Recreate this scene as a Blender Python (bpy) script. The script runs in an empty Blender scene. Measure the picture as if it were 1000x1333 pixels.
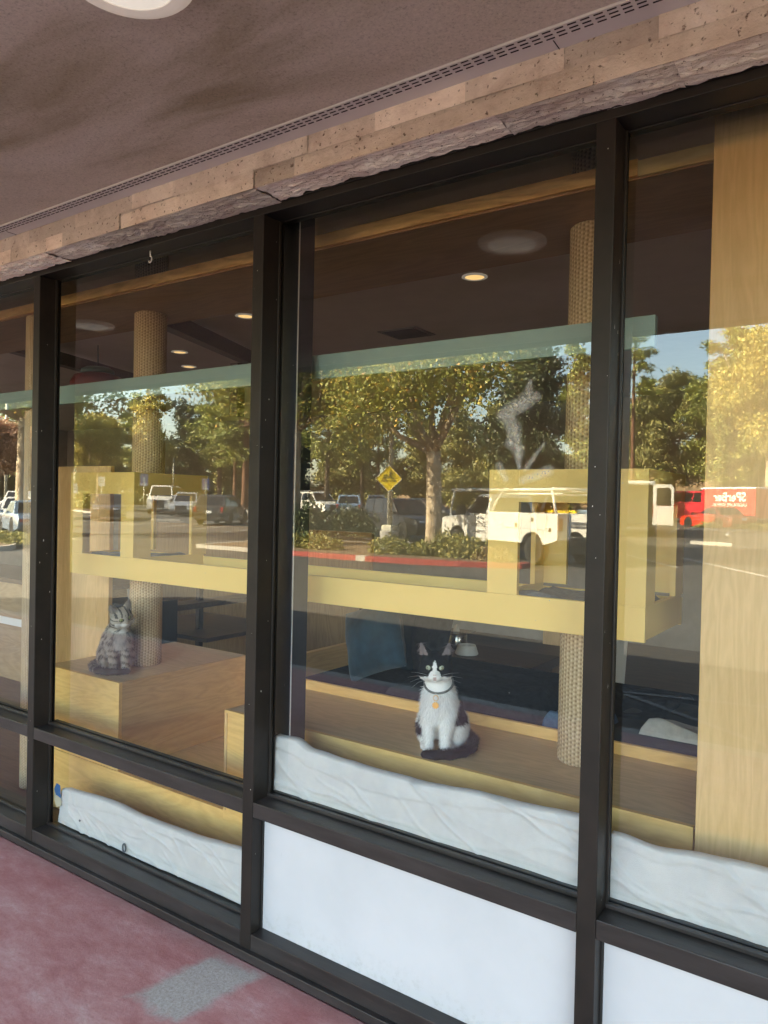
import bpy, math, random
import numpy as np
from mathutils import Vector, Matrix, noise as mnoise

random.seed(7)
rng = np.random.default_rng(7)
scn = bpy.context.scene
COL = scn.collection
PI = math.pi
R = math.radians

# ------------------------------------------------------------------ scene helpers
def link(o, parent=None):
    COL.objects.link(o)
    if parent is not None:
        o.parent = parent
    return o

def tag(o, label=None, cat=None, group=None, kind=None):
    if label: o['label'] = label
    if cat: o['category'] = cat
    if group: o['group'] = group
    if kind: o['kind'] = kind
    return o

def thing(name, label, cat, loc=(0, 0, 0), rz=0.0, group=None):
    o = bpy.data.objects.new(name, None)
    o.empty_display_size = 0.1
    o.location = loc
    o.rotation_euler = (0, 0, rz)
    link(o)
    return tag(o, label, cat, group)

def root_loc(o):
    while o.parent is not None:
        o = o.parent
    return o.location

def copy_tree(o, parent=None):
    c = o.copy()
    COL.objects.link(c)
    if parent is not None:
        c.parent = parent
    for ch in list(o.children):
        copy_tree(ch, c)
    return c

class MB:
    def __init__(self):
        self.V = []; self.F = []; self.MI = []
    def add(self, verts, faces, mi=0):
        b = len(self.V)
        self.V.extend([tuple(v) for v in verts])
        for f in faces:
            self.F.append(tuple(i + b for i in f)); self.MI.append(mi)
        return self
    def box(self, x0, x1, y0, y1, z0, z1, mi=0):
        v = [(x0,y0,z0),(x1,y0,z0),(x1,y1,z0),(x0,y1,z0),(x0,y0,z1),(x1,y0,z1),(x1,y1,z1),(x0,y1,z1)]
        return self.add(v, [(0,3,2,1),(4,5,6,7),(0,1,5,4),(1,2,6,5),(2,3,7,6),(3,0,4,7)], mi)
    def obox(self, c, ax, ay, az, mi=0):
        c = Vector(c); ax = Vector(ax); ay = Vector(ay); az = Vector(az)
        v = [c+sx*ax+sy*ay+sz*az for sz in (-1,1) for (sx,sy) in ((-1,-1),(1,-1),(1,1),(-1,1))]
        return self.add(v, [(0,3,2,1),(4,5,6,7),(0,1,5,4),(1,2,6,5),(2,3,7,6),(3,0,4,7)], mi)
    def quad(self, a, b, c, d, mi=0):
        return self.add([a,b,c,d], [(0,1,2,3)], mi)
    def tube(self, pts, rad, n=10, mi=0, cap=True):
        pts = [Vector(p) for p in pts]
        if not hasattr(rad, '__len__'): rad = [rad]*len(pts)
        V = []; F = []
        ref = None
        for i, p in enumerate(pts):
            t = (pts[min(i+1,len(pts)-1)] - pts[max(i-1,0)])
            if t.length < 1e-9: t = Vector((0,0,1))
            t.normalize()
            if ref is None:
                ref = Vector((1,0,0)) if abs(t.x) < .8 else Vector((0,1,0))
            a = (ref - t*ref.dot(t)).normalized(); b = t.cross(a); ref = a
            for k in range(n):
                th = 2*PI*k/n
                V.append(p + (a*math.cos(th)+b*math.sin(th))*rad[i])
        for i in range(len(pts)-1):
            for k in range(n):
                F.append((i*n+k, i*n+(k+1)%n, (i+1)*n+(k+1)%n, (i+1)*n+k))
        if cap:
            F.append(tuple(reversed(range(n)))); F.append(tuple(range((len(pts)-1)*n, len(pts)*n)))
        return self.add(V, F, mi)
    def lathe(self, prof, c=(0,0,0), axis='z', n=24, mi=0):
        V = []; F = []
        for (r, h) in prof:
            for k in range(n):
                th = 2*PI*k/n; a = r*math.cos(th); b = r*math.sin(th)
                if axis == 'z': p = (a, b, h)
                elif axis == 'y': p = (a, h, b)
                else: p = (h, a, b)
                V.append((p[0]+c[0], p[1]+c[1], p[2]+c[2]))
        m = len(prof)
        for i in range(m-1):
            for k in range(n):
                F.append((i*n+k, i*n+(k+1)%n, (i+1)*n+(k+1)%n, (i+1)*n+k))
        if prof[0][0] > 1e-6: F.append(tuple(reversed(range(n))))
        if prof[-1][0] > 1e-6: F.append(tuple(range((m-1)*n, m*n)))
        return self.add(V, F, mi)
    def prism(self, poly, axis, a0, a1, mi=0):
        n = len(poly)
        def P(u, v, a):
            return {'x': (a,u,v), 'y': (u,a,v), 'z': (u,v,a)}[axis]
        V = [P(u,v,a0) for u,v in poly] + [P(u,v,a1) for u,v in poly]
        F = [tuple(range(n)), tuple(reversed(range(n,2*n)))]
        for i in range(n):
            j = (i+1) % n
            F.append((i, n+i, n+j, j))
        return self.add(V, F, mi)
    def grid(self, fn, nu, nv, mi=0):
        V = [fn(i/nu, j/nv) for j in range(nv+1) for i in range(nu+1)]
        F = [(j*(nu+1)+i, j*(nu+1)+i+1, (j+1)*(nu+1)+i+1, (j+1)*(nu+1)+i) for j in range(nv) for i in range(nu)]
        return self.add(V, F, mi)
    def build(self, name, mats, parent=None, world=False, smooth=False, bevel=0, seg=2, fix=True, auto=None):
        V = self.V
        if world and parent is not None:
            l = root_loc(parent)
            V = [(v[0]-l[0], v[1]-l[1], v[2]-l[2]) for v in V]
        me = bpy.data.meshes.new(name)
        me.from_pydata(V, [], self.F)
        if not isinstance(mats, (list, tuple)): mats = [mats]
        for m in mats: me.materials.append(m)
        if len(mats) > 1: me.polygons.foreach_set('material_index', self.MI)
        if fix:
            import bmesh
            bm = bmesh.new(); bm.from_mesh(me)
            bmesh.ops.recalc_face_normals(bm, faces=bm.faces)
            bm.to_mesh(me); bm.free()
        if smooth: me.polygons.foreach_set('use_smooth', [True]*len(me.polygons))
        if auto is not None:
            try: me.set_sharp_from_angle(angle=R(auto))
            except Exception: pass
        me.update()
        o = bpy.data.objects.new(name, me)
        link(o, parent)
        if bevel:
            b = o.modifiers.new('bevel', 'BEVEL'); b.width = bevel; b.segments = seg; b.limit_method = 'ANGLE'; b.angle_limit = R(40)
            b.harden_normals = False
        return o

def np_mesh(name, V, F, mats, parent=None, mi=None, smooth=False, cols=None):
    V = np.asarray(V, np.float32); F = np.asarray(F, np.int32); k = F.shape[1]
    me = bpy.data.meshes.new(name)
    me.vertices.add(len(V)); me.vertices.foreach_set('co', V.ravel())
    me.loops.add(F.size); me.loops.foreach_set('vertex_index', F.ravel())
    me.polygons.add(len(F)); me.polygons.foreach_set('loop_start', np.arange(0, F.size, k, dtype=np.int32))
    if not isinstance(mats, (list, tuple)): mats = [mats]
    for m in mats: me.materials.append(m)
    if mi is not None: me.polygons.foreach_set('material_index', np.asarray(mi, np.int32))
    if smooth: me.polygons.foreach_set('use_smooth', np.ones(len(F), bool))
    if cols is not None:
        a = me.color_attributes.new('Col', 'FLOAT_COLOR', 'POINT')
        a.data.foreach_set('color', np.c_[cols, np.ones(len(cols))].astype(np.float32).ravel())
    me.update(calc_edges=True); me.validate()
    o = bpy.data.objects.new(name, me)
    return link(o, parent)

# ------------------------------------------------------------------ materials
def new_mat(name):
    m = bpy.data.materials.new(name); m.use_nodes = True
    nt = m.node_tree; nt.nodes.clear()
    out = nt.nodes.new('ShaderNodeOutputMaterial')
    return m, nt, out

def N(nt, t, **kw):
    n = nt.nodes.new(t)
    for k, v in kw.items():
        if k.startswith('i_'):
            n.inputs[k[2:].replace('_', ' ')].default_value = v
        else: setattr(n, k, v)
    return n

def ramp(nt, stops):
    r = N(nt, 'ShaderNodeValToRGB')
    el = r.color_ramp.elements
    while len(el) < len(stops): el.new(.5)
    for e, (p, c) in zip(el, stops):
        e.position = p; e.color = (*c, 1) if len(c) == 3 else c
    return r

def pmat(name, c1, c2=None, scale=6, stretch=(1,1,1), rough=.6, metal=0, bump=0, bscale=None, coat=0, detail=6, lo=.35, hi=.65, spec=.5, island=0, sheen=0):
    m, nt, out = new_mat(name); L = nt.links
    b = N(nt, 'ShaderNodeBsdfPrincipled'); L.new(b.outputs[0], out.inputs[0])
    b.inputs['Roughness'].default_value = rough; b.inputs['Metallic'].default_value = metal
    b.inputs['Coat Weight'].default_value = coat; b.inputs['Specular IOR Level'].default_value = spec
    b.inputs['Coat Roughness'].default_value = .05
    if sheen: b.inputs['Sheen Weight'].default_value = sheen
    tc = N(nt, 'ShaderNodeTexCoord'); mp = N(nt, 'ShaderNodeMapping'); mp.inputs['Scale'].default_value = stretch
    L.new(tc.outputs['Object'], mp.inputs[0])
    if c2 is None: c2 = tuple(x*.86 for x in c1)
    n = N(nt, 'ShaderNodeTexNoise', i_Scale=scale, i_Detail=detail, i_Roughness=.6); L.new(mp.outputs[0], n.inputs['Vector'])
    r = ramp(nt, [(lo, c2), (hi, c1)]); L.new(n.outputs[0], r.inputs[0])
    col = r.outputs[0]
    if island:
        g = N(nt, 'ShaderNodeNewGeometry'); hs = N(nt, 'ShaderNodeHueSaturation')
        mr = N(nt, 'ShaderNodeMapRange', i_To_Min=1-island, i_To_Max=1+island); L.new(g.outputs['Random Per Island'], mr.inputs[0])
        L.new(mr.outputs[0], hs.inputs['Value']); L.new(col, hs.inputs['Color']); col = hs.outputs[0]
    L.new(col, b.inputs['Base Color'])
    if bump:
        n2 = N(nt, 'ShaderNodeTexNoise', i_Scale=bscale or scale*4, i_Detail=8, i_Roughness=.65); L.new(mp.outputs[0], n2.inputs['Vector'])
        bp = N(nt, 'ShaderNodeBump', i_Strength=1.0, i_Distance=bump); L.new(n2.outputs[0], bp.inputs['Height']); L.new(bp.outputs[0], b.inputs['Normal'])
    return m

def wood(name, ca, cb, grain='x', rough=.45, scale=1.0, dist=5.0):
    m, nt, out = new_mat(name); L = nt.links
    b = N(nt, 'ShaderNodeBsdfPrincipled', i_Roughness=rough); L.new(b.outputs[0], out.inputs[0])
    tc = N(nt, 'ShaderNodeTexCoord'); mp = N(nt, 'ShaderNodeMapping')
    s = {'x': (.16,1,1), 'y': (1,.16,1), 'z': (1,1,.12)}[grain]
    mp.inputs['Scale'].default_value = tuple(v*scale for v in s); L.new(tc.outputs['Object'], mp.inputs[0])
    w = N(nt, 'ShaderNodeTexNoise', i_Scale=5.0, i_Detail=3, i_Roughness=.5, i_Distortion=.6); L.new(mp.outputs[0], w.inputs['Vector'])
    # ring bands out of a smooth noise
    mm = N(nt, 'ShaderNodeMath', operation='MULTIPLY'); mm.inputs[1].default_value = dist*5; L.new(w.outputs[0], mm.inputs[0])
    fr = N(nt, 'ShaderNodeMath', operation='PINGPONG'); fr.inputs[1].default_value = 1.0; L.new(mm.outputs[0], fr.inputs[0])
    f = N(nt, 'ShaderNodeTexNoise', i_Scale=90, i_Detail=5, i_Roughness=.7); L.new(mp.outputs[0], f.inputs['Vector'])
    big = N(nt, 'ShaderNodeTexNoise', i_Scale=3, i_Detail=2); L.new(mp.outputs[0], big.inputs['Vector'])
    mx = N(nt, 'ShaderNodeMix', data_type='FLOAT'); mx.inputs[0].default_value = .68
    L.new(fr.outputs[0], mx.inputs[2]); L.new(f.outputs[0], mx.inputs[3])
    r = ramp(nt, [(.22, cb), (.62, ca), (.95, tuple(min(1, x*1.1) for x in ca))]); L.new(mx.outputs[0], r.inputs[0])
    hs = N(nt, 'ShaderNodeHueSaturation'); mr = N(nt, 'ShaderNodeMapRange', i_To_Min=.86, i_To_Max=1.14); L.new(big.outputs[0], mr.inputs[0])
    L.new(mr.outputs[0], hs.inputs['Value']); L.new(r.outputs[0], hs.inputs['Color']); L.new(hs.outputs[0], b.inputs['Base Color'])
    bp = N(nt, 'ShaderNodeBump', i_Strength=.25, i_Distance=.001); L.new(f.outputs[0], bp.inputs['Height']); L.new(bp.outputs[0], b.inputs['Normal'])
    return m

def leafmat(name, stops, trans=.25):
    m, nt, out = new_mat(name); L = nt.links
    g = N(nt, 'ShaderNodeNewGeometry'); r = ramp(nt, stops); L.new(g.outputs['Random Per Island'], r.inputs[0])
    d = N(nt, 'ShaderNodeBsdfPrincipled', i_Roughness=.55); L.new(r.outputs[0], d.inputs['Base Color'])
    t = N(nt, 'ShaderNodeBsdfTranslucent'); L.new(r.outputs[0], t.inputs['Color'])
    mx = N(nt, 'ShaderNodeMixShader'); mx.inputs[0].default_value = trans
    L.new(d.outputs[0], mx.inputs[1]); L.new(t.outputs[0], mx.inputs[2]); L.new(mx.outputs[0], out.inputs[0])
    return m

def glow(name, col, s):
    m, nt, out = new_mat(name)
    e = N(nt, 'ShaderNodeEmission'); e.inputs[0].default_value = (*col, 1); e.inputs[1].default_value = s
    nt.links.new(e.outputs[0], out.inputs[0]); return m

def vcol_mat(name, rough=.75, bump=.0012):
    m, nt, out = new_mat(name); L = nt.links
    b = N(nt, 'ShaderNodeBsdfPrincipled', i_Roughness=rough); L.new(b.outputs[0], out.inputs[0])
    b.inputs['Specular IOR Level'].default_value = .15; b.inputs['Sheen Weight'].default_value = .0
    a = N(nt, 'ShaderNodeAttribute', attribute_name='Col'); L.new(a.outputs['Color'], b.inputs['Base Color'])
    return m

def glass_mat():
    m, nt, out = new_mat('window_glass'); L = nt.links
    t = N(nt, 'ShaderNodeBsdfTransparent'); t.inputs[0].default_value = (.975, .98, .975, 1)
    g = N(nt, 'ShaderNodeBsdfGlossy', i_Roughness=0.0); g.inputs[0].default_value = (1, 1, 1, 1)
    lw = N(nt, 'ShaderNodeFresnel', i_IOR=1.5)
    mr = N(nt, 'ShaderNodeMath', operation='MULTIPLY_ADD'); mr.inputs[1].default_value = GLASS_K; mr.inputs[2].default_value = GLASS_B
    mr.use_clamp = True
    L.new(lw.outputs[0], mr.inputs[0])
    # faint waviness of the pane
    tc = N(nt, 'ShaderNodeTexCoord'); n = N(nt, 'ShaderNodeTexNoise', i_Scale=2.2, i_Detail=1); L.new(tc.outputs['Object'], n.inputs['Vector'])
    bp = N(nt, 'ShaderNodeBump', i_Strength=1.0, i_Distance=.00006); L.new(n.outputs[0], bp.inputs['Height']); L.new(bp.outputs[0], g.inputs['Normal'])
    # dust specks and faint film
    v = N(nt, 'ShaderNodeTexVoronoi', i_Scale=26); L.new(tc.outputs['Object'], v.inputs['Vector'])
    lt = N(nt, 'ShaderNodeMath', operation='LESS_THAN'); lt.inputs[1].default_value = .032; L.new(v.outputs['Distance'], lt.inputs[0])
    gt = N(nt, 'ShaderNodeMath', operation='GREATER_THAN'); gt.inputs[1].default_value = .80
    sx = N(nt, 'ShaderNodeSeparateColor'); L.new(v.outputs['Color'], sx.inputs[0]); L.new(sx.outputs[0], gt.inputs[0])
    mu = N(nt, 'ShaderNodeMath', operation='MULTIPLY'); L.new(lt.outputs[0], mu.inputs[0]); L.new(gt.outputs[0], mu.inputs[1])
    m2 = N(nt, 'ShaderNodeMath', operation='MULTIPLY'); m2.inputs[1].default_value = .5; L.new(mu.outputs[0], m2.inputs[0])
    d = N(nt, 'ShaderNodeBsdfDiffuse'); d.inputs[0].default_value = (.8, .8, .8, 1)
    mx = N(nt, 'ShaderNodeMixShader'); L.new(mr.outputs[0], mx.inputs[0]); L.new(t.outputs[0], mx.inputs[1]); L.new(g.outputs[0], mx.inputs[2])
    m3 = N(nt, 'ShaderNodeMixShader'); L.new(m2.outputs[0], m3.inputs[0]); L.new(mx.outputs[0], m3.inputs[1]); L.new(d.outputs[0], m3.inputs[2])
    L.new(m3.outputs[0], out.inputs[0])
    return m

GLASS_K, GLASS_B = 1.0, .027
EXPO = 17.5

M = {}
M['glass'] = glass_mat()
M['bronze'] = pmat('dark_bronze_aluminium', (.017,.013,.011), (.010,.008,.007), scale=9, rough=.45, metal=0, spec=.28, bump=.0004, bscale=60)
M['sillbronze'] = pmat('weathered_bronze_sill', (.032,.026,.025), (.016,.013,.012), scale=7, stretch=(.5,3,3), rough=.4, metal=0, spec=.4, bump=.0006, bscale=40)
def panel_mat():
    m, nt, out = new_mat('white_infill_panel'); L = nt.links
    b = N(nt, 'ShaderNodeBsdfPrincipled', i_Roughness=.32); L.new(b.outputs[0], out.inputs[0])
    tc = N(nt, 'ShaderNodeTexCoord'); sp = N(nt, 'ShaderNodeSeparateXYZ'); L.new(tc.outputs['Object'], sp.inputs[0])
    n = N(nt, 'ShaderNodeTexNoise', i_Scale=3, i_Detail=8, i_Roughness=.6); L.new(tc.outputs['Object'], n.inputs['Vector'])
    r = ramp(nt, [(.35,(.44,.435,.445)), (.65,(.485,.475,.485))]); L.new(n.outputs[0], r.inputs[0])
    g = N(nt, 'ShaderNodeMapRange', i_From_Min=.085, i_From_Max=.19, i_To_Min=1, i_To_Max=0); L.new(sp.outputs[2], g.inputs[0])
    d = N(nt, 'ShaderNodeTexNoise', i_Scale=40, i_Detail=8, i_Roughness=.75); L.new(tc.outputs['Object'], d.inputs['Vector'])
    dr = ramp(nt, [(.50,(0,0,0)), (.68,(1,1,1))]); L.new(d.outputs[0], dr.inputs[0])
    mu = N(nt, 'ShaderNodeMath', operation='MULTIPLY'); L.new(g.outputs[0], mu.inputs[0]); L.new(dr.outputs[0], mu.inputs[1])
    mp = N(nt, 'ShaderNodeMapping'); mp.inputs['Scale'].default_value = (22,1,5); mp.inputs['Rotation'].default_value = (0,.5,0); L.new(tc.outputs['Object'], mp.inputs[0])
    sc = N(nt, 'ShaderNodeTexNoise', i_Scale=1.3, i_Detail=5, i_Roughness=.7); L.new(mp.outputs[0], sc.inputs['Vector'])
    sr = ramp(nt, [(.69,(0,0,0)), (.73,(.28,.28,.28))]); L.new(sc.outputs[0], sr.inputs[0])
    ad = N(nt, 'ShaderNodeMath', operation='MULTIPLY_ADD'); ad.inputs[1].default_value = .6; ad.use_clamp = True; L.new(mu.outputs[0], ad.inputs[0]); L.new(sr.outputs[0], ad.inputs[2])
    mx = N(nt, 'ShaderNodeMix', data_type='RGBA'); L.new(ad.outputs[0], mx.inputs[0]); L.new(r.outputs[0], mx.inputs[6]); mx.inputs[7].default_value = (.30,.28,.26,1)
    L.new(mx.outputs[2], b.inputs['Base Color']); return m
M['panel'] = panel_mat()
M['steelcol'] = pmat('dark_steel_post', (.035,.036,.045), (.024,.024,.03), scale=10, rough=.35, metal=.2)
M['oakx'] = wood('oak_grain_along', (.86,.54,.19), (.74,.43,.14), 'x', scale=1.4)
M['oakz'] = wood('oak_grain_upright', (.76,.50,.23), (.67,.425,.18), 'z', scale=1.9)
M['oaktop'] = wood('oak_top_boards_shaded', (.66,.45,.23), (.54,.36,.175), 'x', scale=1.5)  # darker copy of the front oak; shade on tops put into the colour
M['oakside'] = wood('oak_side_grain_shaded', (.62,.39,.165), (.51,.31,.125), 'y', scale=1.5)  # front oak darkened for side faces turned away from the window light
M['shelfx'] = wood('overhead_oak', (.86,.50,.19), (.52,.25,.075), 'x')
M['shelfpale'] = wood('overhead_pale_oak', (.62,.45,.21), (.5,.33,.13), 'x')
M['shelfunder'] = wood('overhead_underside_shaded', (.34,.18,.08), (.24,.12,.05), 'x')  # shelf oak darkened, the shade under the plank is in the colour
M['yellow'] = pmat('pale_yellow_paint', (.90,.62,.20), (.87,.60,.19), scale=2, rough=.42)
M['teal'] = pmat('grey_teal_paint', (.27,.39,.36), (.25,.36,.33), scale=3, rough=.5)
M['towel'] = pmat('white_terry_cloth', (.73,.71,.69), (.66,.645,.63), scale=14, rough=.95, bump=.0018, bscale=420, sheen=.2, detail=9)
M['navy'] = pmat('navy_velvet', (.018,.055,.085), (.007,.022,.036), scale=7, rough=.75, sheen=.25, spec=.2)
M['black_fabric'] = pmat('black_fabric', (.030,.034,.038), (.018,.021,.024), scale=40, rough=1.0, spec=.08, bump=.001, bscale=200)
M['greymat'] = pmat('grey_fleece', (.16,.165,.17), (.11,.115,.12), scale=60, rough=.95, bump=.002, bscale=250)
M['denim'] = pmat('blue_denim', (.06,.12,.20), (.04,.08,.14), scale=60, rough=.9)
M['white'] = pmat('white_gloss', (.80,.80,.78), (.74,.74,.72), rough=.3)
M['steel'] = pmat('brushed_steel', (.62,.62,.62), (.5,.5,.5), scale=20, stretch=(1,1,8), rough=.25, metal=1)
M['dark'] = pmat('dark_matte', (.02,.018,.016), (.014,.012,.011), rough=.6)
M['darkwood'] = wood('dark_walnut', (.075,.042,.025), (.045,.024,.014), 'x')
M['floorwood'] = wood('interior_brown_floor', (.14,.075,.045), (.085,.045,.027), 'x', rough=.4)
M['innerwall'] = pmat('interior_wall', (.30,.27,.24), (.26,.235,.21), rough=.8)
M['innerceil'] = pmat('interior_ceiling', (.58,.51,.42), (.54,.475,.39), rough=.85)
M['red_lamp'] = pmat('red_enamel', (.22,.03,.02), rough=.35)
M['tealcap'] = pmat('teal_enamel', (.08,.2,.17), rough=.4)
M['downlight'] = glow('warm_downlight', (1,.66,.30), .062)
M['lens'] = pmat('opal_lens', (.88,.87,.86), (.86,.85,.84), rough=.35)
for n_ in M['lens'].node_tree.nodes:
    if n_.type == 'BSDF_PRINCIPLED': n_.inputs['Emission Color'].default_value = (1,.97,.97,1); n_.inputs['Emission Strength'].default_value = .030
M['trimring'] = pmat('cream_glowing_trim', (.86,.81,.77), (.82,.77,.73), rough=.5)  # trim is no lamp; a faint glow is added to lighten it
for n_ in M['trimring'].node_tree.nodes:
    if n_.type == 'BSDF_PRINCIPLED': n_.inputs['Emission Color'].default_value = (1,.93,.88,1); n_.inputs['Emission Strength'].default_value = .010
M['ventgrey'] = pmat('blue_grey_metal_strip', (.63,.615,.60), (.58,.565,.55), scale=4, rough=.5)
M['slot'] = pmat('vent_slot_dark', (.03,.02,.018), rough=.9)
M['concrete'] = pmat('grey_concrete', (.34,.33,.31), (.24,.235,.22), scale=9, rough=.9, bump=.004, bscale=60)
M['metalpole'] = pmat('grey_green_pole', (.46,.45,.38), (.36,.355,.30), rough=.5, metal=.3)
M['yellowsign'] = pmat('yellow_sign_face', (.85,.62,.03), (.82,.6,.03), rough=.4)
M['ink'] = pmat('black_ink', (.03,.025,.02), rough=.6)
M['greyink'] = pmat('dark_grey_ink', (.10,.11,.13), rough=.6)
M['bluesign'] = pmat('blue_sign_face', (.10,.16,.42), rough=.4)
M['gold'] = pmat('gold_tag', (.85,.52,.16), (.8,.47,.13), rough=.28, metal=.9)
M['curbred'] = pmat('red_curb_paint', (.33,.055,.045), (.24,.045,.038), scale=5, rough=.75, bump=.003, bscale=30)
M['curbgrey'] = pmat('kerb_concrete', (.42,.40,.36), (.32,.30,.27), scale=5, rough=.9, bump=.003, bscale=40)
M['soil'] = pmat('planting_soil', (.17,.115,.065), (.09,.06,.035), scale=6, rough=1, bump=.03, bscale=12)
M['line'] = pmat('white_road_paint', (.62,.61,.57), (.42,.41,.39), scale=14, rough=.7)
M['dryhill'] = pmat('dry_grass_hill', (.36,.22,.11), (.22,.145,.07), scale=.18, rough=1, bump=.2, bscale=1.5)
M['tyre'] = pmat('tyre_rubber', (.018,.018,.018), rough=.8)
M['rim'] = pmat('alloy_rim', (.55,.55,.56), (.45,.45,.46), rough=.25, metal=.9)
M['carglass'] = pmat('tinted_car_glass', (.012,.013,.014), (.010,.011,.012), rough=.06, coat=.3, spec=.4)
M['headl'] = pmat('clear_headlamp', (.75,.77,.8), rough=.08, coat=1)
M['taill'] = pmat('red_tail_lamp', (.35,.015,.012), rough=.15, coat=1)
M['blackplastic'] = pmat('black_plastic', (.022,.022,.023), rough=.55)
M['pwhite'] = pmat('white_car_paint', (.56,.555,.53), (.54,.535,.51), rough=.3, coat=.5)
M['pblack'] = pmat('black_car_paint', (.010,.010,.012), (.008,.008,.009), rough=.3, coat=.35, spec=.3)
M['pgrey'] = pmat('silver_car_paint', (.42,.43,.44), (.40,.41,.42), rough=.25, metal=.5, coat=.8)
M['pdark'] = pmat('charcoal_car_paint', (.035,.035,.038), (.03,.03,.033), rough=.3, coat=.4, spec=.3)
M['pblue'] = pmat('pale_blue_car_paint', (.20,.30,.42), (.18,.27,.38), rough=.22, metal=.3, coat=1)
M['pred'] = pmat('bright_red_car_paint', (.62,.045,.02), (.6,.04,.02), rough=.2, coat=1)
M['ptrailer'] = pmat('crimson_trailer_skin', (.58,.022,.04), (.54,.02,.035), rough=.35, coat=.4)
M['bark'] = pmat('mottled_pale_bark', (.50,.41,.30), (.20,.145,.095), scale=5, stretch=(1,1,.6), rough=.95, bump=.03, bscale=14)
M['bark2'] = pmat('red_brown_bark', (.20,.10,.06), (.09,.048,.03), scale=5, stretch=(1,1,.3), rough=.95, bump=.03, bscale=8)
M['bark3'] = pmat('dark_bark', (.07,.05,.035), (.035,.025,.018), scale=4, stretch=(1,1,.3), rough=.95, bump=.03, bscale=8)
M['lf_syc'] = leafmat('sycamore_leaves', [(0,(0.098,0.125,0.029)), (.45,(0.273,0.294,0.069)), (.84,(0.468,0.438,0.115)), (.96,(0.598,0.413,0.103)), (1,(0.750,0.375,0.069))], .3)
M['lf_dark'] = leafmat('dark_evergreen_leaves', [(0,(.020,.034,.015)), (.6,(.055,.08,.03)), (1,(.13,.15,.06))], .12)
M['lf_pine'] = leafmat('pine_needles', [(0,(0.104,0.131,0.034)), (.5,(0.260,0.294,0.075)), (1,(0.468,0.450,0.127))], .2)
M['lf_olive'] = leafmat('olive_leaves', [(0,(0.117,0.131,0.046)), (.5,(0.286,0.281,0.098)), (1,(0.481,0.431,0.161))], .2)
M['lf_yel'] = leafmat('yellow_green_leaves', [(0,(0.208,0.213,0.057)), (.5,(0.468,0.425,0.115)), (1,(0.715,0.587,0.184))], .3)
M['lf_red'] = leafmat('rusty_leaves', [(0,(.25,.13,.07)), (.5,(.45,.24,.14)), (1,(.6,.40,.26))], .2)
M['lf_bush'] = leafmat('bush_leaves', [(0,(0.105,0.120,0.030)), (.5,(0.245,0.240,0.068)), (1,(0.455,0.384,0.128))], .2)
M['needle_tan'] = leafmat('dry_tan_leaves', [(0,(.2,.14,.06)), (1,(.36,.26,.12))], .2)

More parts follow.
